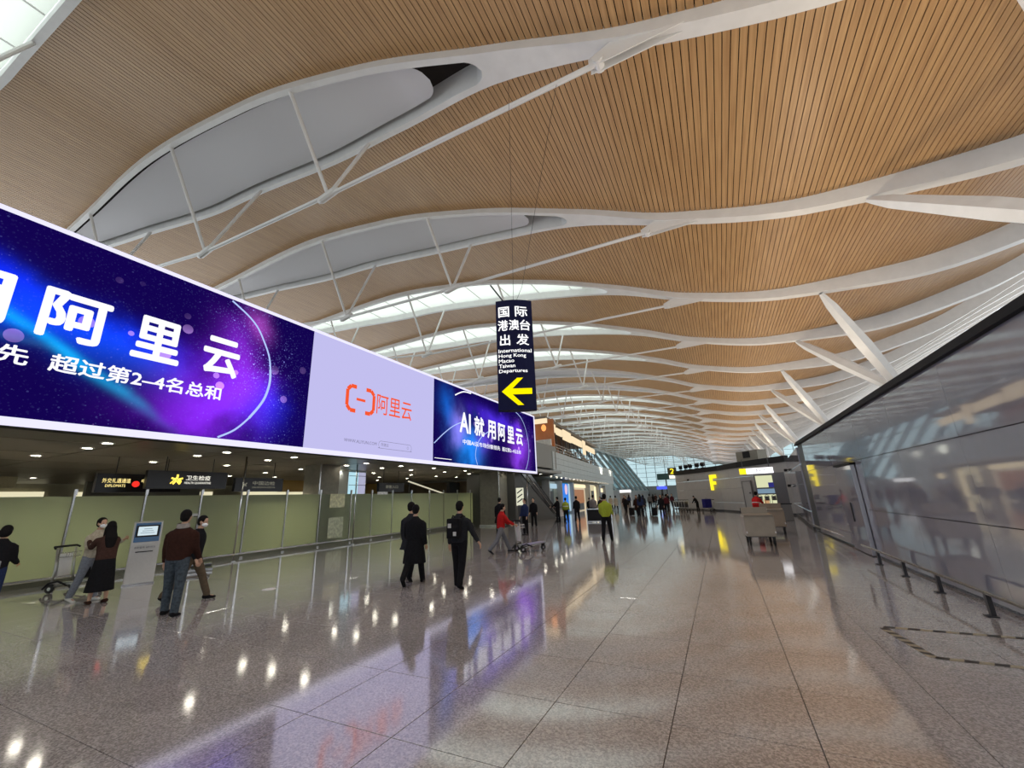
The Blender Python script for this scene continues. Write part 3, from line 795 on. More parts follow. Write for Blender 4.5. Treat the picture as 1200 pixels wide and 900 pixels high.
LILAC = emis('led_white', (.60, .575, .95), .86); FRAMEG = emis('led_border', (.80, .78, 1.0), 1.05); TXTW = emis('led_text_white', (.93, .93, 1.0), 1.05); ORANGE = emis('led_orange', (.93, .10, .03), .95); GREYT = emis('led_grey_text', (.22, .21, .34), .8)
ARC = emis('led_arc', (.45, .58, 1.0), 1.0)
e = empty('led_screen', (SX, 0, 0), 0, 'huge long glowing advertising screen hung over the glass partition on the left', 'screen')
B().box((-.22, (YA+YB)/2, (Z0+Z1)/2), (.4, YB-YA, Z1-Z0)).build('casing', BLACK, e)
b = B()
for (y0, y1, z0, z1) in ((YA, YB, Z0, 3.57), (YA, YB, 7.57, Z1), (27.92, YB, 3.57, 7.57)):
    b.box((.0, (y0+y1)/2, (z0+z1)/2), (.05, y1-y0, z1-z0))
b.build('border', FRAMEG, e)
def panel(y0, y1, m, name='picture_panel'):
    o = B().box((.0, (y1-y0)/2, 2.0), (.03, y1-y0, 4.0)).build(name, m, e); o.location = (0, y0, 3.57); return o
panel(-3.3, 8.87, LEDL); panel(8.87, 15.68, LILAC); panel(15.68, 27.92, LEDR); panel(-6, -3.3, LILAC)
fx = .022
glL = [('AI', -1.95, -.8), ('就', -.45, .65), ('用', 1.06, 2.22), ('阿', 2.62, 3.70), ('里', 4.14, 5.12), ('云', 5.62, 6.56)]
for g_, a, c in glL: text(g_, (fx, a, 5.25), EX, EZ, c-a, 1.08, TXTW, e, .028)
glR = [('AI', 17.93, 19.04), ('就', 19.42, 20.52), ('用', 20.88, 21.93), ('阿', 22.21, 23.19), ('里', 23.47, 24.47), ('云', 24.73, 25.82)]
for g_, a, c in glR: text(g_, (fx, a, 5.2), EX, EZ, c-a, 1.12, TXTW, e, .028)
text('中国AI云市场份额领先', (fx, -1.7, 4.57), EX, EZ, 4.36, .38, TXTW, e, .02)
text('超过第2–4名总和', (fx, 2.94, 4.57), EX, EZ, 3.28, .38, TXTW, e, .02)
text('中国AI云市场份额领先', (fx, 18.23, 4.6), EX, EZ, 4.2, .27, TXTW, e, .015)
text('超过第2–4名总和', (fx, 22.7, 4.6), EX, EZ, 2.72, .27, TXTW, e, .015)
text('阿里云', (fx, 11.96, 5.19), EX, EZ, 2.12, .80, ORANGE, e, .004)
text('WWW.ALIYUN.COM', (fx, 10.47, 3.93), EX, EZ, 1.6, .12, GREYT, e)
text('阿里云', (fx, 12.32, 3.93), EX, EZ, .42, .12, GREYT, e)
def ribbon(pts, wd, m, name, closed=False):
    if 'arc' in name:
        q = []
        for i in range(len(pts)-1):
            p0 = Vector(pts[max(0, i-1)]); p1 = Vector(pts[i]); p2 = Vector(pts[i+1]); p3 = Vector(pts[min(len(pts)-1, i+2)])
            for j in range(5):
                t = j/5; q.append(tuple(.5*((2*p1)+(p2-p0)*t+(2*p0-5*p1+4*p2-p3)*t*t+(3*p1-p0-3*p2+p3)*t**3)))
        pts = q+[pts[-1]]
    b_ = B(); n = len(pts)
    for i in range(n-1 if not closed else n):
        p, q = Vector((0, *pts[i])), Vector((0, *pts[(i+1) % n])); d = (q-p).normalized(); s_ = Vector((0, -d.z, d.y))*wd/2
        b_.quad((fx, p.y-s_.y, p.z-s_.z), (fx, p.y+s_.y, p.z+s_.z), (fx, q.y+s_.y, q.z+s_.z), (fx, q.y-s_.y, q.z-s_.z))
    return b_.build(name, m, e)
for sg in (1, -1):   # bracket shaped logo
    cy, cz = 11.14, 5.57
    o_ = [(cy-sg*.24, cz+.46), (cy-sg*.5, cz+.46), (cy-sg*.66, cz+.30), (cy-sg*.66, cz-.30), (cy-sg*.5, cz-.46), (cy-sg*.24, cz-.46)]
    ribbon(o_, .15, ORANGE, 'logo_bracket')
ribbon([(10.92, 5.57), (11.36, 5.57)], .10, ORANGE, 'logo_dash')
rr = [(12.30+ (0 if i < 7 else 1.72) + .12*cos(pi/2+pi*i/6 if i < 7 else -pi/2+pi*(i-7)/6), 3.99+.14*sin(pi/2+pi*i/6 if i < 7 else -pi/2+pi*(i-7)/6)) for i in range(14)]
ribbon(rr, .014, GREYT, 'search_box', True)
ribbon([(13.9+.05*cos(i*pi/5), 3.99+.05*sin(i*pi/5)) for i in range(10)], .012, GREYT, 'search_icon', True)
arcL = [(5.55, 7.55), (6.13, 7.52), (6.63, 7.25), (6.95, 6.98), (7.2, 6.6), (7.4, 6.2), (7.49, 5.8), (7.52, 5.4), (7.44, 4.95), (7.28, 4.6), (7.05, 4.24), (6.7, 3.85), (6.3, 3.6)]
ribbon(arcL[1:], .05, ARC, 'light_arc'); ribbon(arcL[6:11], .07, ARC, 'light_arc')
arcR = [(24.6, 7.5), (25.6, 7.2), (26.3, 6.6), (26.7, 5.8), (26.8, 5.1), (26.7, 4.5), (26.4, 3.95), (26.1, 3.6)]
ribbon(arcR, .05, ARC, 'light_arc')
ribbon([(15.75, 4.4), (16.6, 5.0), (17.5, 5.5), (18.6, 5.9)], .05, ARC, 'light_arc'); ribbon([(17.5, 7.1), (18.3, 7.45), (19.1, 7.52)], .07, TXTW, 'light_arc')
ribbon([(19.7, 3.6), (19.5, 4.1), (19.7, 4.7), (20.2, 5.2), (21.0, 5.6)], .05, ARC, 'light_arc')
ribbon([(15.8, 3.72), (17.2, 3.72)], .03, TXTW, 'caption_line')
# ------------------------------------------------------------------ hanging departures sign
NAVY = mat('sign_navy', (.004, .005, .040), .6, spec=.15, noise=.05, nscale=4)
s0 = Vector((-4.40, 8.35, 3.73)); sx_ = Vector((.80, .42, 0)).normalized(); SW, SH = .90, 2.80
e = empty('departures_sign', s0, atan2(sx_.y, sx_.x), 'tall navy hanging sign with white characters and yellow arrow pointing left', 'sign')
b = B(); n_ = 9; dep = .16
pf = []
for i in range(n_): # gently bowed front and back
    t = i/(n_-1); pf.append((t*SW, -dep*(.45+.55*sin(pi*t))))
for i in range(n_): t = 1-i/(n_-1); pf.append((t*SW, dep*(.45+.55*sin(pi*t))))
m_ = len(pf); b.v = [(p[0], p[1], 0) for p in pf]+[(p[0], p[1], SH) for p in pf]
b.f = [(i, (i+1) % m_, (i+1) % m_+m_, i+m_) for i in range(m_)]+[tuple(reversed(range(m_))), tuple(range(m_, 2*m_))]; b.mi = [0]*len(b.f)
b.build('sign_body', NAVY, e)
SWH = emis('sign_white', (1, 1, 1), 1.15); SYE = emis('sign_yellow', (1, .80, .0), 1.1)
def stext(s, x0, z0, w_, h_, m, bold=.02):
    o = text(s, (x0, -.165, z0), (1, 0, 0), (0, 0, 1), w_, h_, m, e, bold)
    for v in o.data.vertices:
        t = min(1, max(0, v.co.x/SW)); v.co.y = -dep*(.45+.55*sin(pi*t))-.006
stext('国', .06, 2.34, .27, .28, SWH, .018); stext('际', .47, 2.34, .31, .28, SWH, .018)
stext('港', .04, 1.98, .25, .28, SWH, .018); stext('澳', .31, 1.98, .25, .28, SWH, .018); stext('台', .58, 1.98, .26, .28, SWH, .018)
stext('出', .08, 1.59, .25, .29, SWH, .018); stext('发', .48, 1.59, .31, .29, SWH, .018)
for i, (s_, w_) in enumerate((('International', .80), ('Hong Kong', .66), ('Macao', .37), ('Taiwan', .39), ('Departures', .68))):
    stext(s_, .04, 1.41-.128*i-(.022 if 'g' in s_ or 'p' in s_ else 0), w_, .115 if 'g' in s_ or 'p' in s_ else .095, SWH, .014)
b = B(); a0 = (.10, .43)
for (P_) in ([(.09, .43), (.46, .76), (.60, .76), (.34, .50), (.80, .50), (.80, .36), (.34, .36), (.60, .10), (.46, .10)],):
    c_ = (.09, .43); pts = [(x_, -dep-.012, z_) for x_, z_ in P_]
    b.v = pts; b.f = [(0, 1, 2, 3), (0, 3, 6), (3, 4, 5, 6), (0, 6, 7, 8)]; b.mi = [0]*4
b.build('arrow', SYE, e)
hz = 9.6
for (x_, dx, dz) in ((.45, .12, 7.2), (.5, 1.6, 7.6)):
    B().tube([(x_, 0, SH-.02), (x_+dx*.12, 0, SH+.45), (x_+dx, 0, SH+dz)], .005, 5).build('hanger_wire', DARKM, e)
B().tube([(.22, 0, SH), (-.12, .0, SH+.5)], .02, 6).build('hanger_rod', DARKM, e)
# ------------------------------------------------------------------ mezzanine: shops, fascia, restaurant
MA, MB = Vector((-12.4, 33.0, 0)), Vector((-15.8, 70.0, 0))
dM = (MB-MA).normalized(); LM = (MB-MA).length; RM = Matrix.Rotation(atan2(dM.y, dM.x), 3, 'Z'); nM = Vector((dM.y, -dM.x, 0))
mz = empty('wall_mezzanine', (0, 0, 0)); mz['kind'] = 'structure'
for i in range(20):
    for j in range(4):
        p = MA+dM*((i+.5)*LM/20)+Vector((0, 0, 3.45+.26+.52*j))
        B().box(p, (LM/20-.02, .12, .50), RM).build('panel', FASCIA, mz)
p = MA+dM*(LM/2)-nM*9.1; B().box((p.x, p.y, 4.45), (LM, 17.9, 1.9), RM).build('slab', mat('slab_grey', (.17, .175, .16), .5, noise=.05), mz)
B().box((-20.6, 32.9, 4.5), (16.2, .2, 2.08)).build('slab', MATS['slab_grey'], mz)
p = MA+dM*(LM/2)-nM*10; B().box((p.x, p.y, 1.7), (LM, .3, 3.4), RM).build('back', mat('dark_shop_wall', (.05, .05, .05), .6, noise=.1), mz)
for i in range(20):
    p = MA+dM*(1.2+i*1.75)-nM*.5
    q = empty('downlight', (p.x, p.y, 3.44), 0, 'small bright downlight under the grey mezzanine edge', 'ceiling light', 'downlights under the mezzanine edge')
    link_mesh('lens', lm, q); link_mesh('trim_ring', rm, q)
def at(s, off, z=0): q = MA+dM*s-nM*off; return Vector((q.x, q.y, z))
angM = atan2(dM.y, dM.x)
def shop(s0_, s1_, lb, cl, es, parts):
    q = empty('shop_front', at(s0_, 1.6), angM, lb, 'shop'); L_ = s1_-s0_
    B().box((L_/2, .3, 1.62), (L_-.1, .12, 3.2)).build('lit_back_wall', emis('shopglow_'+lb[:9].replace(' ', '_'), cl, es), q)
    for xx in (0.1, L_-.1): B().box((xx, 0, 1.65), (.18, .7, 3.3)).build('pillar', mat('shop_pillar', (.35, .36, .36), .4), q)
    for (x0, x1, z0, z1, m) in parts: B().box(((x0+x1)/2, .1, (z0+z1)/2), (x1-x0, .12, z1-z0)).build('display', m, q)
    return q
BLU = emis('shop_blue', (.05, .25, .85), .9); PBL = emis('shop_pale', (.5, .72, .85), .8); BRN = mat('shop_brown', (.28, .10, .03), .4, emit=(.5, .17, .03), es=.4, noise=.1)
CRM = emis('shop_cream', (1, .82, .5), 1.2); DKP = mat('shop_dark', (.03, .035, .04), .4, noise=.1)
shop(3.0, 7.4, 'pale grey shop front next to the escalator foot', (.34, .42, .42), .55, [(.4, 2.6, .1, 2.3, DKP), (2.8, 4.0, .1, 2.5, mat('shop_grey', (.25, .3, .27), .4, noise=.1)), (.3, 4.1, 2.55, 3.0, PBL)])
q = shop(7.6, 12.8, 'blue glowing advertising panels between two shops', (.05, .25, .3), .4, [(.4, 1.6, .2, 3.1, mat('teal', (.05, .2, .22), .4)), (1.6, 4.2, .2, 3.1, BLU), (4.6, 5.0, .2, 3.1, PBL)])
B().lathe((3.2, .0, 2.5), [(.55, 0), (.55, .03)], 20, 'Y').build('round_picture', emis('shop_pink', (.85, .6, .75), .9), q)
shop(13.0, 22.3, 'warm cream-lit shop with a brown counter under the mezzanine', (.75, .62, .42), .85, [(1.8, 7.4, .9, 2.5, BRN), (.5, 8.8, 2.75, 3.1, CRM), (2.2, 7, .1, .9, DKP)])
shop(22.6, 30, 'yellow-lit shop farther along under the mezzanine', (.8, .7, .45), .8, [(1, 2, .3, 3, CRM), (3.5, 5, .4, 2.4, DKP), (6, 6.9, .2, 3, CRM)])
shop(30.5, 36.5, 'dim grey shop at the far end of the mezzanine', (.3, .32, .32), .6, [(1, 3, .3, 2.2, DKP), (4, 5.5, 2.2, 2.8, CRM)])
# upper restaurant
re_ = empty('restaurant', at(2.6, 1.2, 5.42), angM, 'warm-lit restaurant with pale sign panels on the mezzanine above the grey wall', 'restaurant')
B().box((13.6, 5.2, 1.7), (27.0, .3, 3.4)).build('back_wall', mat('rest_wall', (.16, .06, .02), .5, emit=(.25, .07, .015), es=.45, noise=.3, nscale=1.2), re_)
B().box((13.6, 2.6, 3.55), (27.4, 5.4, .25)).build('canopy', mat('rest_canopy', (.16, .14, .11), .5), re_)
WSG = emis('rest_sign', (1, .80, .52), .95)
for i, (x0, w_, z0, h_) in enumerate(((.1, 1.0, 2.1, 1.4), (1.4, 2.4, 2.6, .8), (4.2, 2.2, 2.5, .7), (7.0, 3.6, 2.3, 1.1), (11.2, 5.6, 2.4, .8), (17.6, 1.5, 1.6, 1.9), (19.8, 6.4, 2.3, .7))):
    B().box((x0+w_/2, .05, z0+h_/2), (w_, .14, h_)).build('sign_panel', WSG, re_)
B().ell((.9, .0, 1.5), (.38, .12, .62)).build('sign_oval', WSG, re_, True)
for i in range(14): B().box((.4+i*2.0, .15, 1.25), (.09, .09, 2.5)).build('mullion', DARKM, re_)
b = B()
for i in range(150):
    b.box((random.uniform(.2, 22), random.uniform(-.4, .6), random.uniform(.1, 1.0)), (random.uniform(.2, .8), .2, .05), Matrix.Rotation(random.uniform(-1.2, 1.2), 3, 'Y'))
tag(b.build('planting', mat('dry_plants', (.30, .26, .19), .8, noise=.4, nscale=3), re_), kind='stuff')
b = B()
for i in range(4): b.box((13.6, -.7, .25+.27*i), (27, .04, .05))
b.build('railing', CHROME, re_)
# side of the restaurant seen past the end of the screen
rs = empty('restaurant_counter', (-20, 33.2, 5.55), 0, 'orange-lit food counter seen between the screen end and the pale sign', 'counter')
B().box((3.6, 1.2, 1.5), (7.6, .2, 3.0)).build('back_wall', MATS['rest_wall'], rs)
B().box((3.9, -.1, 2.65), (6.8, .12, .42)).build('sign_panel', WSG, rs)
B().box((3.7, .1, .75), (7.6, .2, .55)).build('counter_front', mat('cntr', (.5, .47, .42), .4, noise=.2, nscale=4), rs)
B().box((3.7, .15, .22), (7.6, .2, .5)).build('counter_base', mat('cntr2', (.2, .12, .06), .5, noise=.3, nscale=6), rs)
for i in range(6): B().ell((.8+i*1.2, .3, 1.9+.2*(i % 2)), (.22, .2, .3)).build('lantern', emis('lantern', (1, .35, .1), 1.4), rs, True)

# ------------------------------------------------------------------ escalator
es = empty('escalator', (-13.6, 26.5, 0), 0, 'dark escalator descending towards the shops beside the wide column', 'escalator')
def ep(y): return (0, y, max(0.0, 4.4-(y)*.52)) if y > 0 else (0, y, 4.4)
L0, L1 = 0.0, 8.0
for sx2 in (-.62, .62, -1.9, -3.1):
    b = B(); b.v = [(sx2-.02, L0, 4.3), (sx2-.02, L1, .0), (sx2-.02, L1+.9, 0), (sx2-.02, L1+.9, .75), (sx2-.02, L1, .85), (sx2-.02, L0, 5.2)]
    b.v += [(x_+.04, y_, z_) for x_, y_, z_ in b.v]; b.f = [(0, 1, 2, 3, 4, 5), (11, 10, 9, 8, 7, 6)]+[(i, i+6, (i+1) % 6+6, (i+1) % 6) for i in range(6)]; b.mi = [0]*8
    b.build('balustrade', mat('dark_glass', (.02, .022, .025), .12), es)
    B().tube([(sx2, L0, 5.22), (sx2, L1, .9), (sx2, L1+.85, .82), (sx2, L1+1.0, .6), (sx2, L1+.85, .4)], .04, 8).build('handrail', BLACK, es, True)
    B().tube([(sx2+.05, L0, 4.75), (sx2+.05, L1, .45)], .02, 6).build('trim_strip', CHROME, es)
for i in range(16):
    yy = L0+(L1-L0)*i/16; B().box((0, yy+.2, 4.2-(4.2)*i/16-.1), (1.15, .42, .22)).build('step', DARKM, es)
b = B(); b.v = [(-3.2, L0, 3.9), (-3.2, L1, -.0), (-3.2, L0, 0), (.75, L0, 3.9), (.75, L1, -.0), (.75, L0, 0)]; b.f = [(0, 1, 2), (5, 4, 3), (0, 3, 4, 1), (1, 4, 5, 2), (2, 5, 3, 0)]; b.mi = [0]*5
b.build('soffit', mat('esc_side', (.06, .06, .055), .5), es)
q = empty('lit_notice', (-12.2, 25.9, 1.3), .25, 'small lit vertical notice with diagonal stripes beside the wide column', 'notice')
B().box((0, 0, .55), (.5, .08, 1.15)).build('board', emis('notice_glow', (.85, .85, .65), .8), q)
for i in range(3): B().box((0, -.05, .3+i*.3), (.42, .02, .07), Matrix.Rotation(-.6, 3, 'Y')).build('stripe', BLACK, q)
B().box((0, .0, -.65), (.3, .1, 1.3)).build('stand', DARKM, q)
# strip light seen through the glass by the column
q = empty('handrail', (-18.5, 22, 0), 0, 'thin bright sloping handrail behind the glass left of the wide column', 'handrail')
B().tube([(0, 0, 3.1), (0, 5.4, 2.0)], .05, 6).build('lit_rail', emis('rail_glow', (.8, .75, .55), .7), q)
for y_ in (0.1, 2.7, 5.3): B().tube([(0, y_, 0), (0, y_, 3.08-y_*.2)], .03, 6).build('post', DARKM, q)

# ------------------------------------------------------------------ people
SKIN = mat('skin', (.50, .30, .20), .5, noise=.06, nscale=30); HAIRM = mat('black_hair', (.006, .005, .005), .75, spec=.15, noise=.3, nscale=90)
def cloth(name, col, n=.18): return mat('cloth_'+name, col, .9, spec=.12, noise=n, nscale=26, bump=.35, bscale=45)
def remesh(b, name, vox, sm=2):
    me0 = b.mesh('tmp'); o = bpy.data.objects.new('tmp', me0); C.objects.link(o)
    r = o.modifiers.new('r', 'REMESH'); r.mode = 'VOXEL'; r.voxel_size = vox; r.use_smooth_shade = True
    if sm: s = o.modifiers.new('s', 'SMOOTH'); s.factor = .6; s.iterations = sm
    dg = bpy.context.evaluated_depsgraph_get(); dg.update()
    me = bpy.data.meshes.new_from_object(o.evaluated_get(dg)); me.name = name
    bpy.data.objects.remove(o); bpy.data.meshes.remove(me0)
    me.polygons.foreach_set('use_smooth', [True]*len(me.polygons))
    return me
def capsule(b, pts, rs, seg=12):
    """limb with rounded ends"""
    pts = [Vector(p) for p in pts]
    d0 = (pts[0]-pts[1]).normalized(); d1 = (pts[-1]-pts[-2]).normalized()
    g = lambda r: r if not isinstance(r, tuple) else max(r)
    m = lambda r, k: r*k if not isinstance(r, tuple) else (r[0]*k, r[1]*k)
    P = [pts[0]+d0*g(rs[0])*.7, pts[0]+d0*g(rs[0])*.45]+pts+[pts[-1]+d1*g(rs[-1])*.45, pts[-1]+d1*g(rs[-1])*.7]
    Rr = [m(rs[0], .35), m(rs[0], .8)]+list(rs)+[m(rs[-1], .8), m(rs[-1], .35)]
    b.tube(P, Rr, seg)
def dirv(pitch, out=0.0):      # down-pointing vector swung forward by pitch, sideways by out
    return Vector((sin(out), sin(pitch)*cos(out), -cos(pitch)*cos(out)))
def person(name_label, x, y, head, h=1.72, legs=((.0, .0), (.0, .0)), arms=((.1, .15), (.1, .15)), lean=.0, top=None, topm=None, bottom='trousers', botm=None, shoem=None,
           hair='short', mask=False, near=True, coat=0.0, collar=None, hood=False, wide=1.0, out=(.12, .12), headturn=0.0, headdown=0.0, group=None, cap=None, vest=None, legout=0.05, handm=None):
    """head = heading in degrees, 0 looks along the hall; legs=((hip pitch, knee bend) left, right); arms=((shoulder pitch, elbow bend) left, right)"""
    S = h/1.75
    vb = .012 if near else .022; vc = .016 if near else .026
    Rl = Matrix.Rotation(-lean, 3, 'X')
    hipc = Vector((0, 0, .93)); J = {}
    feet = []
    for s, (hp, kb), k in ((-1, legs[0], 'L'), (1, legs[1], 'R')):
        hip = hipc+Vector((s*.09, 0, -.02)); kn = hip+dirv(hp, s*legout)*.43; an = kn+dirv(hp-kb, s*legout)*.41
        J[k+'h'], J[k+'k'], J[k+'a'] = hip, kn, an; J[k+'f'] = (hp-kb)
    low = min(J['La'].z, J['Ra'].z)-.075
    sh = Vector((0, 0, -low))
    for k in list(J):
        if isinstance(J[k], Vector): J[k] = J[k]+sh
    hc = hipc+sh
    def T(p): return hc+Rl @ (Vector(p)-hipc)
    for s, (sp, eb), k, oo in ((-1, arms[0], 'L', out[0]), (1, arms[1], 'R', out[1])):
        shd = T((s*.172*wide, 0, 1.375)); el = shd+Rl @ dirv(sp, s*oo)*.29; fd = Rl @ dirv(sp+eb, s*oo*(.3 if eb > .6 else 1)); wr_ = el+fd*.25
        J[k+'s'], J[k+'e'], J[k+'w'], J[k+'d'] = shd, el, wr_, fd
    root = empty('person', (x, y, 0), radians(head), name_label, 'person', group); root.scale = (S, S, S)
    # continuous body
    b = B()
    for k, s in (('L', -1), ('R', 1)):
        capsule(b, [J[k+'h'], (J[k+'h']+J[k+'k'])/2, J[k+'k'], J[k+'k']*.55+J[k+'a']*.45, J[k+'a']], [.078, .068, .05, .048, .034])
        f = Vector((0, cos(J[k+'f']), sin(J[k+'f'])*.9)).normalized() if J[k+'f'] < 0 else Vector((0, 1, 0))
        capsule(b, [J[k+'a']+Vector((0, 0, -.03))-f*.03, J[k+'a']+Vector((0, 0, -.035))+f*.13], [.034, .028])
        J[k+'t'] = f
        capsule(b, [J[k+'s']+Rl @ Vector((-s*.05, 0, -.03)), J[k+'s']*.8+J[k+'e']*.2, (J[k+'s']+J[k+'e'])/2, J[k+'e'], (J[k+'e']+J[k+'w'])/2, J[k+'w']], [.036, .045, .043, .036, .036, .025])
        d = J[k+'d']; side = Vector((0, 1, 0)) if abs(d.y) < .8 else Vector((0, 0, 1)); side = (side-d*side.dot(d)).normalized(); nrm_ = d.cross(side)
        if near:
            capsule(b, [J[k+'w'], J[k+'w']+d*.045, J[k+'w']+d*.085], [(.024, .022), (.038, .02), (.036, .018)])
            for i, ln in enumerate((.060, .072, .068, .052)):
                p0 = J[k+'w']+d*.08+side*((i-1.5)*-.023); bend = nrm_*(-s*.012)
                capsule(b, [p0, p0+d*ln*.5+bend, p0+d*ln+bend*2.6], [.0105, .0100, .009], 7)
            p0 = J[k+'w']+d*.025+side*.03; capsule(b, [p0, p0+d*.03+side*.022, p0+d*.062+side*.026], [.013, .012, .010], 7)
        else: 
            capsule(b, [J[k+'w'], J[k+'w']+d*.12], [(.036, .02), (.030, .018)])
            capsule(b, [J[k+'w']+d*.03+side*.02, J[k+'w']+d*.07+side*.055], [.014, .012])
    for zz, rx, ry in (): pass
    b.tube([T((0, 0, .86)), T((0, 0, .93)), T((0, .005, 1.08)), T((0, .01, 1.25)), T((0, 0, 1.35)), T((0, 0, 1.42)), T((0, .0, 1.48)), T((0, .01, 1.54))],
           [(.13, .09), (.155, .105), (.13, .095), (.155, .11), (.15, .10), (.09, .07), (.056, .056), (.05, .052)], 16)
    Hc = T((0, .03, 1.635)); RH = Rl @ Matrix.Rotation(headturn, 3, 'Z') @ Matrix.Rotation(-headdown, 3, 'X')
    hp_ = lambda p: Hc+RH @ Vector(p)
    b.ell(Hc+RH @ Vector((0, -.01, .02)), (.076, .095, .10), 16, 10, RH)
    b.ell(hp_((0, .028, -.045)), (.056, .062, .072), 14, 8, RH)
    b.ell(hp_((0, .095, -.022)), (.014, .02, .024), 8, 6, RH)
    for s in (-1, 1): b.ell(hp_((s*.078, -.005, -.01)), (.012, .022, .034), 8, 6, RH)
    me = remesh(b, 'body', vb, 1); me.materials.append(SKIN); link_mesh('body', me, root)
    if near:
        for s in (-1, 1): B().ell(hp_((s*.031, .076, .006)), (.013, .008, .007), 8, 6, RH).build('eye', BLACK, root, True)
        B().ell(hp_((0, .088, -.062)), (.024, .006, .007), 10, 6, RH).build('mouth', mat('lips', (.35, .12, .10), .5), root, True)
    # hair
    b = B()
    b.ell(hp_((0, -.022, .036)), (.088, .102, .102), 16, 10, RH)
    if hair == 'short': b.ell(hp_((0, -.05, -.015)), (.078, .066, .075), 14, 8, RH)
    elif hair == 'long':
        capsule(b, [hp_((0, -.05, 0)), hp_((0, -.085, -.12)), T((0, -.125, 1.38)), T((0, -.13, 1.22))], [(.095, .06), (.10, .05), (.12, .04), (.09, .03)])
        for s in (-1, 1): capsule(b, [hp_((s*.078, -.01, .0)), hp_((s*.088, -.01, -.12)), T((s*.10, .02, 1.36))], [.028, .03, .02])
    elif hair == 'bob': b.ell(hp_((0, -.045, -.03)), (.098, .085, .11), 14, 8, RH)
    # carve the face free by keeping the cap above and behind it
    for i, v in enumerate(b.v):
        q = RH.inverted() @ (Vector(v)-Hc)
        if q.y > .045 and q.z < .068 and hair != 'x': q.y = .045; b.v[i] = tuple(Hc+RH @ q)
    me = remesh(b, 'hair', .012 if near else .02, 1); me.materials.append(cap or HAIRM); link_mesh('hair', me, root)
    if mask:
        b = B(); b.ell(hp_((0, .052, -.05)), (.066, .062, .048), 14, 8, RH)
        for s in (-1, 1): b.tube([hp_((s*.06, .05, -.03)), hp_((s*.082, -.01, .0))], .004, 5)
        b.build('face_mask', cloth('mask', (.82, .84, .86), .03), root, True)
    # lower garment
    b = B(); cl = 1.15
    if bottom == 'trousers':
        for k in 'LR':
            capsule(b, [J[k+'h']+Vector((0, 0, .02)), (J[k+'h']+J[k+'k'])/2, J[k+'k'], (J[k+'k']+J[k+'a'])/2], [.102, .092, .074, .070])
            b.tube([(J[k+'k']+J[k+'a'])/2, J[k+'a']+Vector((0, 0, .03)), J[k+'a']+Vector((0, .0, -.015))], [.072, .064, .068], 12)
        b.tube([T((0, 0, .85)), T((0, 0, .93)), T((0, 0, 1.02)), T((0, 0, 1.07))], [(.135, .105), (.172, .122), (.158, .112), (.145, .105)], 16)
    else:
        L_ = coat or .45
        c0 = (J['Lk']+J['Rk'])/2; wx = abs(J['La'].y-J['Ra'].y)*.35
        b.tube([T((0, 0, 1.08)), hc+Vector((0, 0, .0)), (hc+c0)/2, Vector((c0.x, c0.y, c0.z-.02)), Vector((c0.x, c0.y, c0.z-.23))], [(.14, .10), (.185, .135), (.21, .17+wx*.5), (.235, .19+wx*.7), (.26, .21+wx)], 18)
    me = remesh(b, bottom, vc, 2); me.materials.append(botm); link_mesh(bottom, me, root)
    # jacket
    b = B(); hem = .90 if not coat or bottom == 'skirt' else .90-coat
    zs = [(hem, .185, .135)] if hem > .85 else [(hem, .27, .20), (.75, .235, .175)]
    rr_ = zs+[(.95, .185, .135), (1.10, .185*wide, .140), (1.25, .20*wide, .148), (1.33, .198*wide, .138), (1.385, .172*wide, .122), (1.43, .12*wide, .10), (1.468, .082, .08), (1.50, .068, .07)]
    pts_ = []
    for (z_, a_, c_) in rr_:
        if z_ < .88: q = hc+Vector((0, 0, z_-.93))
        else: q = T((0, 0, z_))
        pts_.append(q)
    b.tube(pts_, [(a_, c_) for z_, a_, c_ in rr_], 18)
    for k in 'LR':
        w2 = J[k+'w']-J[k+'d']*.015
        sg_ = Rl @ Vector((.035 if k == 'L' else -.035, 0, -.012)); capsule(b, [J[k+'s']+sg_, J[k+'s']*.8+J[k+'e']*.2, (J[k+'s']+J[k+'e'])/2, J[k+'e'], (J[k+'e']+w2)/2], [.058, .072, .070, .062, .055]); b.tube([(J[k+'e']+w2)/2, w2], [.055, .045], 12)
    if hood: b.ell(T((0, -.11, 1.45)), (.13, .07, .10), 12, 8)
    me = remesh(b, 'jacket', vc, 2); me.materials.append(topm); link_mesh('coat' if coat and bottom != 'skirt' else 'jacket', me, root)
    if collar: B().tube([T((0, -.02, 1.455)), T((0, -.03, 1.50)), T((0, -.035, 1.53))], [(.105, .095), (.10, .09), (.085, .08)], 16, cap=False).build('collar', collar, root, True)
    if vest:
        b = B(); b.tube([T((0, 0, 1.02)), T((0, 0, 1.12)), T((0, 0, 1.26)), T((0, 0, 1.37)), T((0, 0, 1.43))], [(.20, .152), (.202, .158), (.216, .165), (.205, .15), (.15, .115)], 18)
        b.build('vest', vest, root, True)
        B().tube([T((0, 0, 1.14)), T((0, 0, 1.18))], [(.207, .163), (.210, .165)], 18, cap=False).build('reflective_band', mat('reflective', (.7, .7, .68), .3), root, True)
    for k in 'LR':
        f = J[k+'t']; a_ = J[k+'a']; b = B()
        capsule(b, [a_+Vector((0, 0, -.035))-f*.045, a_+Vector((0, 0, -.038))+f*.06, a_+Vector((0, 0, -.046))+f*.155], [(.046, .042), (.046, .036), (.042, .026)])
        o = b.build('shoe', shoem or BLACK, root, True)
    root['J'] = 0; del root['J']
    root_j = {k: (root.location+Matrix.Rotation(radians(head), 3, 'Z') @ (v*S)) for k, v in J.items() if isinstance(v, Vector)}
    root_j['back'] = root.location+Matrix.Rotation(radians(head), 3, 'Z') @ (T((0, -.22, 1.22))*S)
    return root, root_j
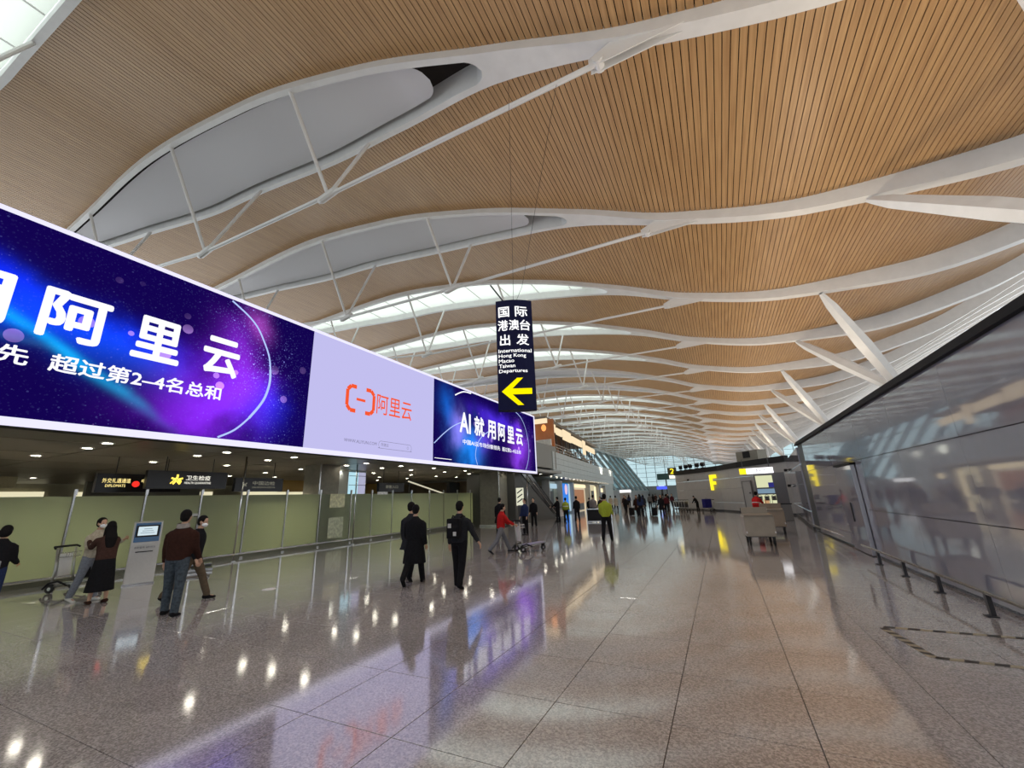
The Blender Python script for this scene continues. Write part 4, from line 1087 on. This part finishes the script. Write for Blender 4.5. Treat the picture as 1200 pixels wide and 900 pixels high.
BK_ = cloth('black', (.010, .010, .012)); BK2 = cloth('charcoal', (.022, .023, .027)); BRW = cloth('dark_brown', (.035, .014, .010)); JEAN = cloth('jeans', (.055, .070, .085), .35)
GRYC = cloth('grey', (.13, .13, .13)); REDC = cloth('red', (.42, .015, .015)); PLUM = cloth('brown_knit', (.055, .028, .022)); BEI = cloth('beige', (.42, .38, .30)); HIV = emis('dummy', (0, 0, 0), 0)
HIV = cloth('hi_vis', (.33, .40, .04), .1); LJN = cloth('pale_jeans', (.20, .22, .26)); WSH = cloth('white_shoe', (.6, .6, .58), .05); KHA = cloth('khaki', (.10, .075, .05)); NAV = cloth('navy', (.02, .03, .08))
STEP = ((.42, .10), (-.38, .25)); STEP2 = ((-.32, .45), (.36, .08)); STAND = ((.03, .03), (-.03, .05))
pl = []
person('person at the left frame edge in black jacket and dark jeans, head bent', -12.2, 3.08, 60, 1.60, STAND, ((.3, 1.2), (.3, 1.0)), .16, topm=BK_, botm=NAV, hair='bob', headdown=.3, shoem=BK_)
person('person in white mask and beige top hugged by the long-haired person', -12.34, 4.50, -75, 1.66, ((.1, .05), (-.2, .15)), ((.75, 1.25), (.55, 1.5)), .05, topm=BEI, botm=LJN, mask=True, shoem=WSH, out=(.25, .25))
person('long-haired person in brown knit top and long black skirt hugging another', -11.76, 4.50, 84, 1.58, STAND, ((.95, 1.3), (.35, 2.0)), .06, topm=PLUM, bottom='skirt', botm=BK_, hair='long', coat=0.0, shoem=BRW, out=(.2, -.3))
person('man in dark brown jacket and blue jeans seen from behind near the kiosk', -8.95, 4.45, 38, 1.76, ((.16, .05), (-.10, .08)), ((.12, .25), (.15, .5)), .03, topm=BRW, botm=JEAN, wide=1.12, shoem=BK_, collar=cloth('pale_collar', (.30, .27, .25)))
person('person in white mask and khaki trousers walking beside the man in brown jacket', -10.0, 5.25, -55, 1.68, STEP, ((-.25, .3), (.15, .45)), .08, topm=BK_, botm=KHA, mask=True, headdown=.15, shoem=BK_)
person('nearer of two people in black, long dark coat, walking away together', -6.42, 7.92, 25, 1.72, STEP2, ((.2, .9), (-.2, .6)), .02, topm=BK_, botm=BK_, coat=.42, hair='short', wide=1.08, shoem=BK_)
person('farther of two people in black walking together, taller, face partly hidden', -6.92, 8.38, 20, 1.80, STEP, ((.1, .5), (.2, .7)), .0, topm=BK2, botm=BK_, coat=.2, hair='short', shoem=BK_, headturn=-.5)
_, jb = person('man in black with a backpack walking away alone, right arm swung out', -5.22, 7.92, 8, 1.74, ((.22, .04), (-.20, .22)), ((.05, .2), (.12, .25)), .02, topm=BK2, botm=BK_, hair='short', wide=1.06, out=(.15, .42), shoem=BK_)
_, jr = person('person in red jacket and grey trousers pushing an empty luggage trolley', -6.95, 13.1, -42, 1.66, ((.52, .12), (-.45, .30)), ((.75, .45), (.75, .45)), .12, topm=REDC, botm=cloth('grey_trousers', (.16, .165, .18)), hair='short', shoem=BK2)
person('tall person in black standing behind the person in the red jacket', -9.9, 18.6, 10, 1.80, STAND, ((.1, .3), (.1, .3)), topm=BK_, botm=BK_, near=False, coat=.3)
person('dark-clothed person standing right of the person in the red jacket', -8.9, 19.4, 160, 1.72, STAND, ((.1, .3), (.1, .3)), topm=NAV, botm=BK_, near=False)
person('person in black beside the lit striped notice', -10.6, 24.4, 190, 1.72, STAND, ((.1, .3), (.1, .3)), topm=BK_, botm=BK_, near=False)
person('pale figure behind the frosted glass left of the wide column', -17.4, 24.6, 90, 1.70, STAND, ((.5, .8), (.5, .8)), topm=BEI, botm=GRYC, near=False)
person('person in a yellow-green vest in front of the blue advertising panels', -9.75, 28.0, 10, 1.66, STAND, ((.1, .3), (.1, .3)), topm=cloth('olive', (.20, .25, .02)), botm=BK_, near=False, vest=HIV)
person('person in black standing right behind the one in the yellow-green vest', -9.35, 29.2, 30, 1.74, STAND, ((.1, .3), (.1, .3)), topm=BK_, botm=BK_, near=False)
person('person in black with a loaded trolley at the escalator foot', -10.7, 29.0, 80, 1.74, STAND, ((.7, .5), (.7, .5)), topm=BK_, botm=BK_, near=False)
person('worker in hi-vis yellow jacket and black trousers walking away in mid hall', -4.28, 17.05, 5, 1.80, ((-.18, .20), (.20, .03)), ((.25, .9), (.2, .9)), topm=HIV, botm=BK_, near=True, shoem=BK_, wide=1.05)
person('person in grey jacket and dark trousers walking away by the cream shop', -8.2, 29.4, 5, 1.80, ((-.18, .20), (.20, .03)), ((.1, .3), (.1, .3)), topm=cloth('mid_grey', (.20, .18, .17)), botm=BK_, near=False)
person('worker in a red vest bending over the box carts by the grey wall', 1.45, 24.4, -30, 1.66, STAND, ((.9, .3), (.9, .3)), .25, topm=REDC, botm=BK_, near=False, vest=cloth('bright_red', (.62, .03, .03)))
person('person in black bending low beside the navy-loaded trolley by the F sign', -2.15, 43.0, 60, 1.45, STAND, ((.9, .3), (.9, .3)), .5, topm=BK_, botm=BK_, near=False)
# the crowd further down the hall: a handful of patterns, each figure an object of its own
pats = []
cols_ = [BK_, BK2, NAV, BRW, GRYC, BK_, cloth('maroon', (.08, .015, .02)), BEI]
spots = [(-8.2, 40.7), (-7.2, 44.5), (-5.8, 34.3), (-6.2, 35.0), (-7.4, 50.2), (-4.2, 33.9), (-4.6, 40.8), (-11.2, 49.9), (-10.4, 41), (-9.6, 47), (-5.2, 52), (-6.4, 58), (-5.6, 47),
         (-12.5, 53), (-11.6, 60), (-8.8, 63), (-7.7, 71), (-10.2, 76), (-4.8, 66), (-12.0, 68), (-9.3, 54.6), (-6.6, 39.0), (-13.0, 80), (-6.0, 84), (-10.8, 37.5), (-11.4, 45.2), (-8.6, 33.6), (-9.4, 36.0)]
words = ['black coat', 'charcoal jacket', 'navy jacket', 'brown jacket', 'grey coat', 'black jacket', 'maroon coat', 'beige top']
for i, (px_, py_) in enumerate(spots):
    k_ = i % 8
    if i < 8:
        r_, _ = person('x', px_, py_, random.choice((0, 10, 180, 170)), 1.62+.03*(i % 5), (STEP, STEP2, STAND)[i % 3], ((.1, .3), (.2, .4)), topm=cols_[k_], botm=BK_, near=False, coat=(.35 if i % 2 else 0), hair=('short', 'bob', 'long')[i % 3]); pats.append(r_)
    else:
        r_ = copy_tree(pats[(i*3) % 8]); k_ = (i*3) % 8; r_.location = (px_, py_, 0); r_.rotation_euler.z = random.choice((0, .2, 3.1, 2.9))
    r_['label'] = 'distant traveller in %s among the crowd down the hall' % words[k_]; r_['category'] = 'person'; r_['group'] = 'travellers in the distant crowd, '+words[k_]
# backpack of the lone man
bk = empty('backpack', jb['back'], radians(8), 'black backpack with white patches worn by the lone man in black', 'backpack')
me = remesh(B().box((0, -.03, -.02), (.30, .15, .40)).box((0, -.11, -.09), (.24, .08, .22)), 'pack', .02, 3); me.materials.append(BK_); link_mesh('pack', me, bk)
B().box((-.05, -.155, .04), (.075, .006, .085)).build('patch', cloth('patch', (.5, .5, .5), .05), bk); B().box((.07, -.158, -.12), (.07, .006, .08)).build('patch', MATS['cloth_patch'], bk)
for s in (-1, 1): B().tube([(s*.10, .05, .17), (s*.11, .13, .23), (s*.11, .27, .20)], .018, 6).build('strap', BK_, bk, True)
bg_ = link_mesh('shoulder_bag', remesh(B().box((0, 0, 0), (.11, .2, .26)), 'shoulder_bag', .02, 4), None, cloth('pale_grey', (.34, .35, .38))); bg_.location = (-12.1, 3.02, .86); tag(bg_, 'pale grey bag hanging from the person at the left frame edge', 'bag')
# ------------------------------------------------------------------ luggage trolleys
def trolley(lb, x, y, rz, group='luggage trolleys', load=False, tilt=0.0):
    t = empty('luggage_trolley', (x, y, 0), radians(rz), lb, 'trolley', group)
    if tilt: t.rotation_euler = (0, 0, radians(rz)); t.location.z = 0
    AL = mat('aluminium', (.42, .42, .40), .35, metal=.8)
    b = B()
    for s in (-1, 1):
        b.tube([(s*.27, -.40, .14), (s*.25, .0, .20), (s*.10, .52, .27)], .018, 8)
        b.tube([(s*.27, -.42, .12), (s*.22, -.45, .5), (s*.22, -.50, .98)], .022, 8)
    b.tube([(-.10, .52, .27), (.10, .52, .27)], .018, 8); b.build('frame', AL, t, True)
    B().box((0, .05, .235), (.44, .86, .02), Matrix.Rotation(.08, 3, 'X')).build('platform', AL, t)
    B().box((0, -.455, .60), (.30, .02, .50), Matrix.Rotation(.09, 3, 'X')).build('back_board', STEELW, t)
    b = B(); b.tube([(-.30, -.47, .98), (-.27, -.54, 1.02), (.27, -.54, 1.02), (.30, -.47, .98)], .022, 8); b.box((0, -.54, 1.02), (.5, .06, .045)); b.build('push_bar', BLACK, t, True)
    b = B()
    for z_ in (.78, .88): b.tube([(-.2, -.48, z_), (-.18, -.30, z_), (.18, -.30, z_), (.2, -.48, z_)], .008, 6)
    for i in range(7): b.tube([(-.18+.06*i, -.30, .78), (-.18+.06*i, -.30, .90)], .005, 5)
    b.build('basket', CHROME, t)
    b = B(); 
    for s in (-1, 1): b.tube([(s*.28, -.58, .10), (s*.29, -.46, .22), (s*.27, -.28, .26), (s*.26, -.05, .16)], .022, 8)
    b.build('wheel_guard', BLACK, t, True)
    for (wx, wy, r_) in ((-.27, -.42, .10), (.27, -.42, .10), (0, .46, .09)):
        w_ = B().lathe((wx-.02, wy, r_), [(r_*.55, -.001), (r_, .004), (r_, .036), (r_*.55, .041)], 18, 'X').build('wheel', RUBBER, t, True)
        B().lathe((wx-.025, wy, r_), [(r_*.4, 0), (r_*.4, .05)], 12, 'X').build('hub', CHROME, t)
    B().box((0, .46, .19), (.06, .1, .06)).build('caster_fork', BLACK, t)
    return t
trolley('empty luggage trolley pushed by the person in the red jacket', -6.12, 13.72, -42-0)
tl = trolley('luggage trolley at the far left against the frosted glass', -14.2, 5.05, -62)
bagm = cloth('suitcase_black', (.012, .012, .013), .1)
def bag(lb, x, y, z, d, rz, m, name='suitcase', wheels=True):
    t = empty(name, (x, y, z), radians(rz), lb, 'bag')
    B().box((0, 0, d[2]/2+.04), d).build('shell', m, t, bevel=.03)
    b = B(); b.tube([(-d[0]*.25, 0, d[2]+.04), (-d[0]*.25, 0, d[2]+.09), (d[0]*.25, 0, d[2]+.09), (d[0]*.25, 0, d[2]+.04)], .011, 6); b.build('handle', BLACK, t)
    for sx in (-1, 1): B().lathe((sx*d[0]*.36-.015, -d[1]*.3, .022), [(.022, 0), (.022, .03)], 10, 'X').build('wheel', RUBBER, t)
    return t
bag('black soft bag lying on the trolley at the far left', -13.95, 5.18, .27, (.42, .36, .26), -60, bagm, 'holdall')
trolley('luggage trolley loaded with dark bags at the escalator foot', -11.0, 30.2, 40)
bag('dark suitcase stacked on the trolley at the escalator foot', -11.0, 30.25, .30, (.45, .5, .5), 40, bagm)
for i in range(5):
    t = trolley('parked luggage trolley in a nested row at the left end of the F wall', -4.0+.28*i, 45.0-.42*i, 215, 'nested trolleys at the F wall')
    for ch in t.children:
        if ch.name.startswith(('back_board', 'platform')): ch.data.materials[0] = DARKM
trolley('luggage trolley with a navy load beside the F sign', -1.3, 41.6, 120)
bag('navy blue suitcase standing on the trolley below the F', -1.3, 41.6, .30, (.55, .6, .75), 120, cloth('navy_case', (.02, .02, .14), .1))
bag('small black suitcase with pale handle pulled in the centre of the far crowd', -5.0, 35.6, 0, (.4, .28, .6), 20, bagm)
bag('black suitcase in the crowd right of the hi-vis worker', -7.0, 36.8, 0, (.4, .28, .6), -10, bagm)
# stanchion style barrier near the yellow vest
q = empty('barrier', (-7.6, 28.6, 0), .1, 'low black barrier frame with pale rails before the cream shop', 'barrier')
B().box((0, 0, .45), (1.6, .05, .75)).build('board', BLACK, q)
for z_ in (.06, .86): B().box((0, 0, z_), (1.7, .08, .06)).build('rail', CHROME, q)
for s in (-1, 1): B().box((s*.82, 0, .45), (.05, .3, .9)).build('upright', CHROME, q)
# ------------------------------------------------------------------ box carts
def cart(lb, x, y, rz, cl):
    t = empty('box_cart', (x, y, 0), radians(rz), lb, 'cart', 'tan box carts by the grey wall')
    m = mat('cart_tan_'+cl, (.40, .36, .29) if cl == 'a' else (.33, .27, .20), .5, noise=.06, nscale=4)
    B().box((0, 0, .60), (.86, 1.05, .62)).build('box_body', m, t, bevel=.02)
    B().box((0, .0, .93), (.82, 1.10, .05)).build('top_rim', mat('cart_rim', (.28, .25, .2), .5), t)
    B().box((0, .35, 1.05), (.78, .06, .22)).build('back_board', m, t)
    B().box((0, 0, .30), (.74, 1.0, .05)).build('base_frame', DARKM, t)
    B().tube([(-.38, .5, .9), (-.38, .66, 1.12), (.38, .66, 1.12), (.38, .5, .9)], .02, 8).build('push_bar', BLACK, t, True)
    for sx in (-1, 1):
        B().box((sx*.40, -.05, .42), (.03, 1.12, .06)).build('side_rail', STEELW, t)
        for sy in (-1, 1):
            B().lathe((sx*.34-.03, sy*.42, .13), [(.08, 0), (.13, .006), (.13, .054), (.08, .06)], 16, 'X').build('wheel', RUBBER, t, True)
            B().box((sx*.34, sy*.42, .24), (.09, .05, .08)).build('fork', DARKM, t)
    return t
cart('nearer tan box cart with a pale front on black wheels', .92, 16.5, 3, 'a')
cart('farther darker tan box cart just behind the nearer one', 1.72, 20.6, -4, 'b')
# poster board, counter, chairs at the F wall
pf_ = empty('poster_board', (2.75, 31.8, 0), radians(-12), 'tall freestanding poster board with pale yellow posters and grey side frame', 'poster board')
B().box((.15, .05, 1.5), (1.75, .10, 2.5)).build('frame', mat('poster_frame', (.12, .12, .125), .4), pf_)
YP = emis('poster_pale', (.86, .88, .55), .78)
for (x0, z0, w_, h_, m) in ((-.62, 1.85, .95, .75, YP), (-.62, .45, .98, .95, YP), (-.62, 1.48, .96, .28, emis('poster_blue', (.30, .45, .6), .6)), (.05, 1.85, .3, .3, emis('poster_navy', (.04, .04, .25), .7)), (-.35, .5, .28, .6, emis('poster_orange', (.7, .4, .2), .7))):
    B().box((x0+w_/2, -.012 if m is YP else -.02, z0+h_/2), (w_, .02, h_)).build('poster', m, pf_)
for s in (-.6, .9): B().box((s, .05, .14), (.06, .4, .28)).build('foot', DARKM, pf_)
hs = empty('lit_sign', (1.45, 31.2, 2.72), radians(-12), 'white lit sign box with a yellow end above the poster board', 'sign')
B().box((.95, .1, .18), (1.5, .14, .36)).build('lit_face', emis('sign_lit_white', (1, .98, 1), 1.5), hs); B().box((0, .1, .18), (.4, .14, .36)).build('yellow_end', YEL, hs)
text('行李打包', (.45, .02, .08), (1, 0, 0), (0, 0, 1), .95, .20, emis('tiny_dark', (.2, .18, .3), .6), hs)
for s in (.0, 1.5): B().tube([(s, .15, .36), (s, .15, .95)], .02, 6).build('hanger', DARKM, hs)
ct = empty('counter', (2.2, 28.4, 0), radians(-8), 'low dark service counter with small boxes beside the poster board', 'counter')
B().box((.35, 0, .45), (1.7, .5, .88)).build('cabinet', mat('counter_grey', (.17, .165, .155), .4), ct); B().box((.35, 0, .91), (1.8, .56, .05)).build('worktop', BLACK, ct)
for i in range(2): B().box((-.2+.35*i, -.26, .62), (.22, .02, .2)).build('drawer', BLACK, ct)
for i in range(3):
    q = empty('wire_rack', (1.95+.35*i, 28.2+.05*i, .935+(.0)), 0, 'small dark wire rack standing on the low service counter', 'rack', 'wire racks on the service counter')
    b = B(); 
    for sx in (-.12, .12): b.tube([(sx, 0, 0), (sx, 0, .42), (0, 0, .5)], .012, 6)
    b.tube([(-.12, 0, .2), (.12, 0, .2)], .01, 6); b.box((0, 0, .01), (.28, .16, .02)); b.build('wire_frame', DARKM, q)
    B().box((0, .02, .3), (.2, .01, .24)).build('card', GRYC, q)
# door in the grey wall
dr = empty('door_2', (1.95, 37.0, 0), radians(-60)); dr['kind'] = 'structure'
vdir = (Vector((2.9, 35.9, 0))-Vector((1.54, 38.4, 0))).normalized(); dr.rotation_euler.z = atan2(vdir.y, vdir.x); dr.location = Vector((1.66, 38.0, 0))+Vector((vdir.y, -vdir.x, 0))*.08
B().box((.55, 0, 1.18), (1.0, .05, 2.3)).build('door_leaf', mat('door_grey', (.33, .33, .325), .4), dr); 
for (cx, cz, a, c) in ((.0, 1.18, .07, 2.4), (1.1, 1.18, .07, 2.4), (.55, 2.38, 1.17, .07)): B().box((cx, 0, cz), (a, .09, c)).build('door_frame', mat('door_frame', (.16, .16, .16), .4), dr)
B().box((.9, -.06, 1.5), (.16, .03, .10)).build('door_plate', DARKM, dr)
# wall fittings
for (x_, y_, z_, lb) in ((4.15, 33.0, 2.9, 'upper small black camera on the glossy wall left of the reflected F'), (4.1, 32.4, 1.9, 'lower small black box on the glossy wall'), (-2.7, 45.7, 2.9, 'small black camera on the left end of the F wall')):
    q = B().box((0, 0, 0), (.16, .22, .16)); q.tube([(0, 0, 0), (.15, .1, .05)], .03, 6); q = q.build('camera_box', BLACK); q.location = (x_-.12, y_-.1, z_); tag(q, lb, 'camera')
# things on the roof of the box
for i, (s_, ) in enumerate([(.05,), (.22,), (.36,), (.58,), (.74,)]):
    a = Vector((-3.6, 47.2, 0)).lerp(Vector((-.4, 42.6, 0)), s_)
    q = empty('floodlight', (a.x, a.y, HB+.42), radians(random.uniform(-30, 30)), 'dark floodlight on the roof edge above the left end of the F wall', 'floodlight', 'floodlights on the roof edge')
    B().box((0, 0, .32), (.34, .3, .30), Matrix.Rotation(.5, 3, 'X')).build('lamp_head', BLACK, q); B().tube([(0, 0, 0), (0, 0, .3)], .04, 6).build('stem', BLACK, q); B().box((0, 0, .02), (.3, .3, .04)).build('foot', BLACK, q)
q = empty('air_unit', (2.6, 38.6, HB+.42), radians(-50), 'boxy grey machine on the roof of the F building', 'machine')
B().box((0, 0, .45), (2.2, .9, .8)).build('housing', mat('unit_tan', (.22, .21, .17), .6), q); B().box((0, -.47, .55), (.7, .05, .5)).build('grille', BLACK, q); B().box((0, 0, .03), (2.3, 1.0, .06)).build('base', DARKM, q)
q = B(); q.tube([(0, 0, 0), (0, 0, .9), (1.0, 0, .9), (1.0, 0, 0)], .05, 6); q = q.build('pipe_frame', STEEL); q.location = (3.6, 36.6, HB+.42); tag(q, 'pale pipe frame beside the machine on the roof', 'frame')
gn = empty('gate_sign', (-4.45, 48.3, 3.4), radians(10), 'small square yellow sign with number 2 at the left end of the F wall', 'sign')
B().box((0, 0, .55), (.9, .12, .8)).build('board', mat('sign_dark_olive', (.06, .05, .01), .4), gn); text('2', (-.2, -.07, .3), (1, 0, 0), (0, 0, 1), .42, .56, YEL, gn, .02)
B().box((0, 0, -.03), (.7, .12, .36)).build('white_strip', emis('strip_white', (1, .96, .85), 1.1), gn); B().tube([(.3, .0, -.2), (.3, .3, -.2)], .04, 6).build('arm', DARKM, gn)
# far blue sign and information desk
q = empty('lit_sign', (-10.4, 88.0, 2.3), 0, 'distant bright blue sign over the crowd', 'sign'); B().box((0, 0, .4), (1.9, .3, .55)).build('lit_face', emis('far_blue', (.08, .12, .95), 1.2), q); B().box((0, 0, -.9), (.4, .2, 2.8)).build('post', DARKM, q)
B().box((0, 0, .8), (1.0, .3, .2)).build('lit_cap', emis('far_pale', (.5, .6, 1), 1.1), q)
q = empty('overhead_board', (-6.8, 110, 5.0), 0, 'distant dark green overhead board before the end windows', 'sign'); B().box((0, 0, .6), (14, .5, 1.5)).build('board', mat('dark_teal', (.02, .07, .065), .4), q)
for s in (-5, 5): B().tube([(s, 0, -5), (s, 0, .6)], .15, 8).build('post', DARKM, q)
q = empty('desk', (-13.2, 66, 0), 0, 'pale lit kiosk with white top down the hall', 'desk'); B().box((0, 0, 1.0), (1.5, 1.1, 2.0)).build('body', mat('desk_grey', (.3, .3, .3), .4), q); B().box((0, 0, 2.2), (1.5, 1.2, .4)).build('lit_top', emis('desk_white', (1, 1, 1), 1.1), q)
# ------------------------------------------------------------------ self service kiosk
k_ = empty('service_kiosk', (-13.72, 6.0, 0), radians(68), 'white self-service kiosk with a blue-framed screen beside the frosted glass', 'kiosk')
KW = mat('kiosk_white', (.55, .55, .54), .35, noise=.03)
b = B(); prof = [(-.22, 0), (-.20, .95), (-.10, 1.50), (.08, 1.52), (.22, 1.2), (.22, 0)]; w2 = .29
b.v = [(-w2, y_, z_) for y_, z_ in prof]+[(w2, y_, z_) for y_, z_ in prof]; n = len(prof); b.f = [tuple(range(n)), tuple(reversed(range(n, 2*n)))]+[(i, i+n, (i+1) % n+n, (i+1) % n) for i in range(n)]; b.mi = [0]*len(b.f)
b.build('cabinet', KW, k_, bevel=.015)
RK = Matrix.Rotation(-.18, 3, 'X')
def kb(name, cx, s_, w_, h_, t_, m):     # panel lying on the sloping face, s_ along the slope from (-.20,.95)
    d = Vector((0, .10, .55)).normalized(); nn = Vector((0, -.55, .10)).normalized(); p = Vector((cx, -.20, .95))+d*s_+nn*(.004+t_/2)
    return B().box(p, (w_, t_, h_), Matrix.Rotation(-atan2(.10, .55), 3, 'X')).build(name, m, k_)
kb('blue_surround', 0, .30, .50, .47, .02, mat('kiosk_blue', (.01, .10, .26), .3)); kb('bezel', 0, .33, .46, .29, .035, BLACK); kb('screen', 0, .33, .38, .22, .045, emis('kiosk_screen', (.62, .74, .80), .95))
for i in range(3): kb('screen_text', 0, .28+.05*i, .28-.06*i, .012, .05, emis('kiosk_txt', (.25, .35, .42), .6))
text('自助服务 SERVICE', (-.2, -.215, .86), (1, 0, 0), (0, 0, 1), .4, .05, mat('kiosk_letter', (.05, .06, .1), .5), k_)
B().box((0, -.215, .78), (.34, .02, .02)).build('slot', BLACK, k_); B().box((0, 0, .02), (.62, .48, .04)).build('plinth', CHROME, k_)
# slim scanner post with base
sp_ = empty('scanner_post', (-14.6, 7.35, 0), radians(60), 'slim white post with a small reader head beside the kiosk', 'post')
B().box((0, 0, .80), (.07, .07, 1.6)).build('pole', KW, sp_, bevel=.01); B().box((.09, 0, 1.62), (.26, .10, .07)).build('reader_head', KW, sp_); B().box((.17, 0, 1.575), (.08, .07, .03)).build('lens', BLACK, sp_)
B().box((.30, 0, .05), (1.0, .5, .07)).build('base_plate', CHROME, sp_); B().box((.30, 0, .14), (.9, .4, .04)).build('scale_deck', DARKM, sp_); B().box((.3, 0, .20), (.9, .42, .03)).build('scale_top', CHROME, sp_)
# hazard tape outline stuck to the floor on the right
HZB = mat('tape_black', (.03, .03, .03), .4, noise=.2); HZC = mat('tape_cream', (.42, .38, .28), .45, noise=.2)
tp = empty('floor_tape', (0, 0, 0), 0, 'black and cream hazard tape outline stuck on the floor at the right', 'floor tape')
def tape(p, q, n):
    p = Vector((*p, 0)); q = Vector((*q, 0)); d = (q-p); L_ = d.length; d.normalize(); s_ = Vector((-d.y, d.x, 0))*.045
    for i in range(n):
        a = p+d*(L_*i/n); c = p+d*(L_*(i+1)/n); b = B(); b.quad(a-s_+Vector((0, 0, .0015)), c-s_+Vector((0, 0, .0015)), c+s_+d*.03+Vector((0, 0, .0015)), a+s_+d*.03+Vector((0, 0, .0015)))
        b.build('tape_dash', HZB if i % 2 == 0 else HZC, tp)
tape((1.58, 7.30), (1.72, 6.28), 12); tape((1.58, 7.34), (3.0, 7.30), 12); tape((1.72, 6.28), (3.0, 6.18), 12)
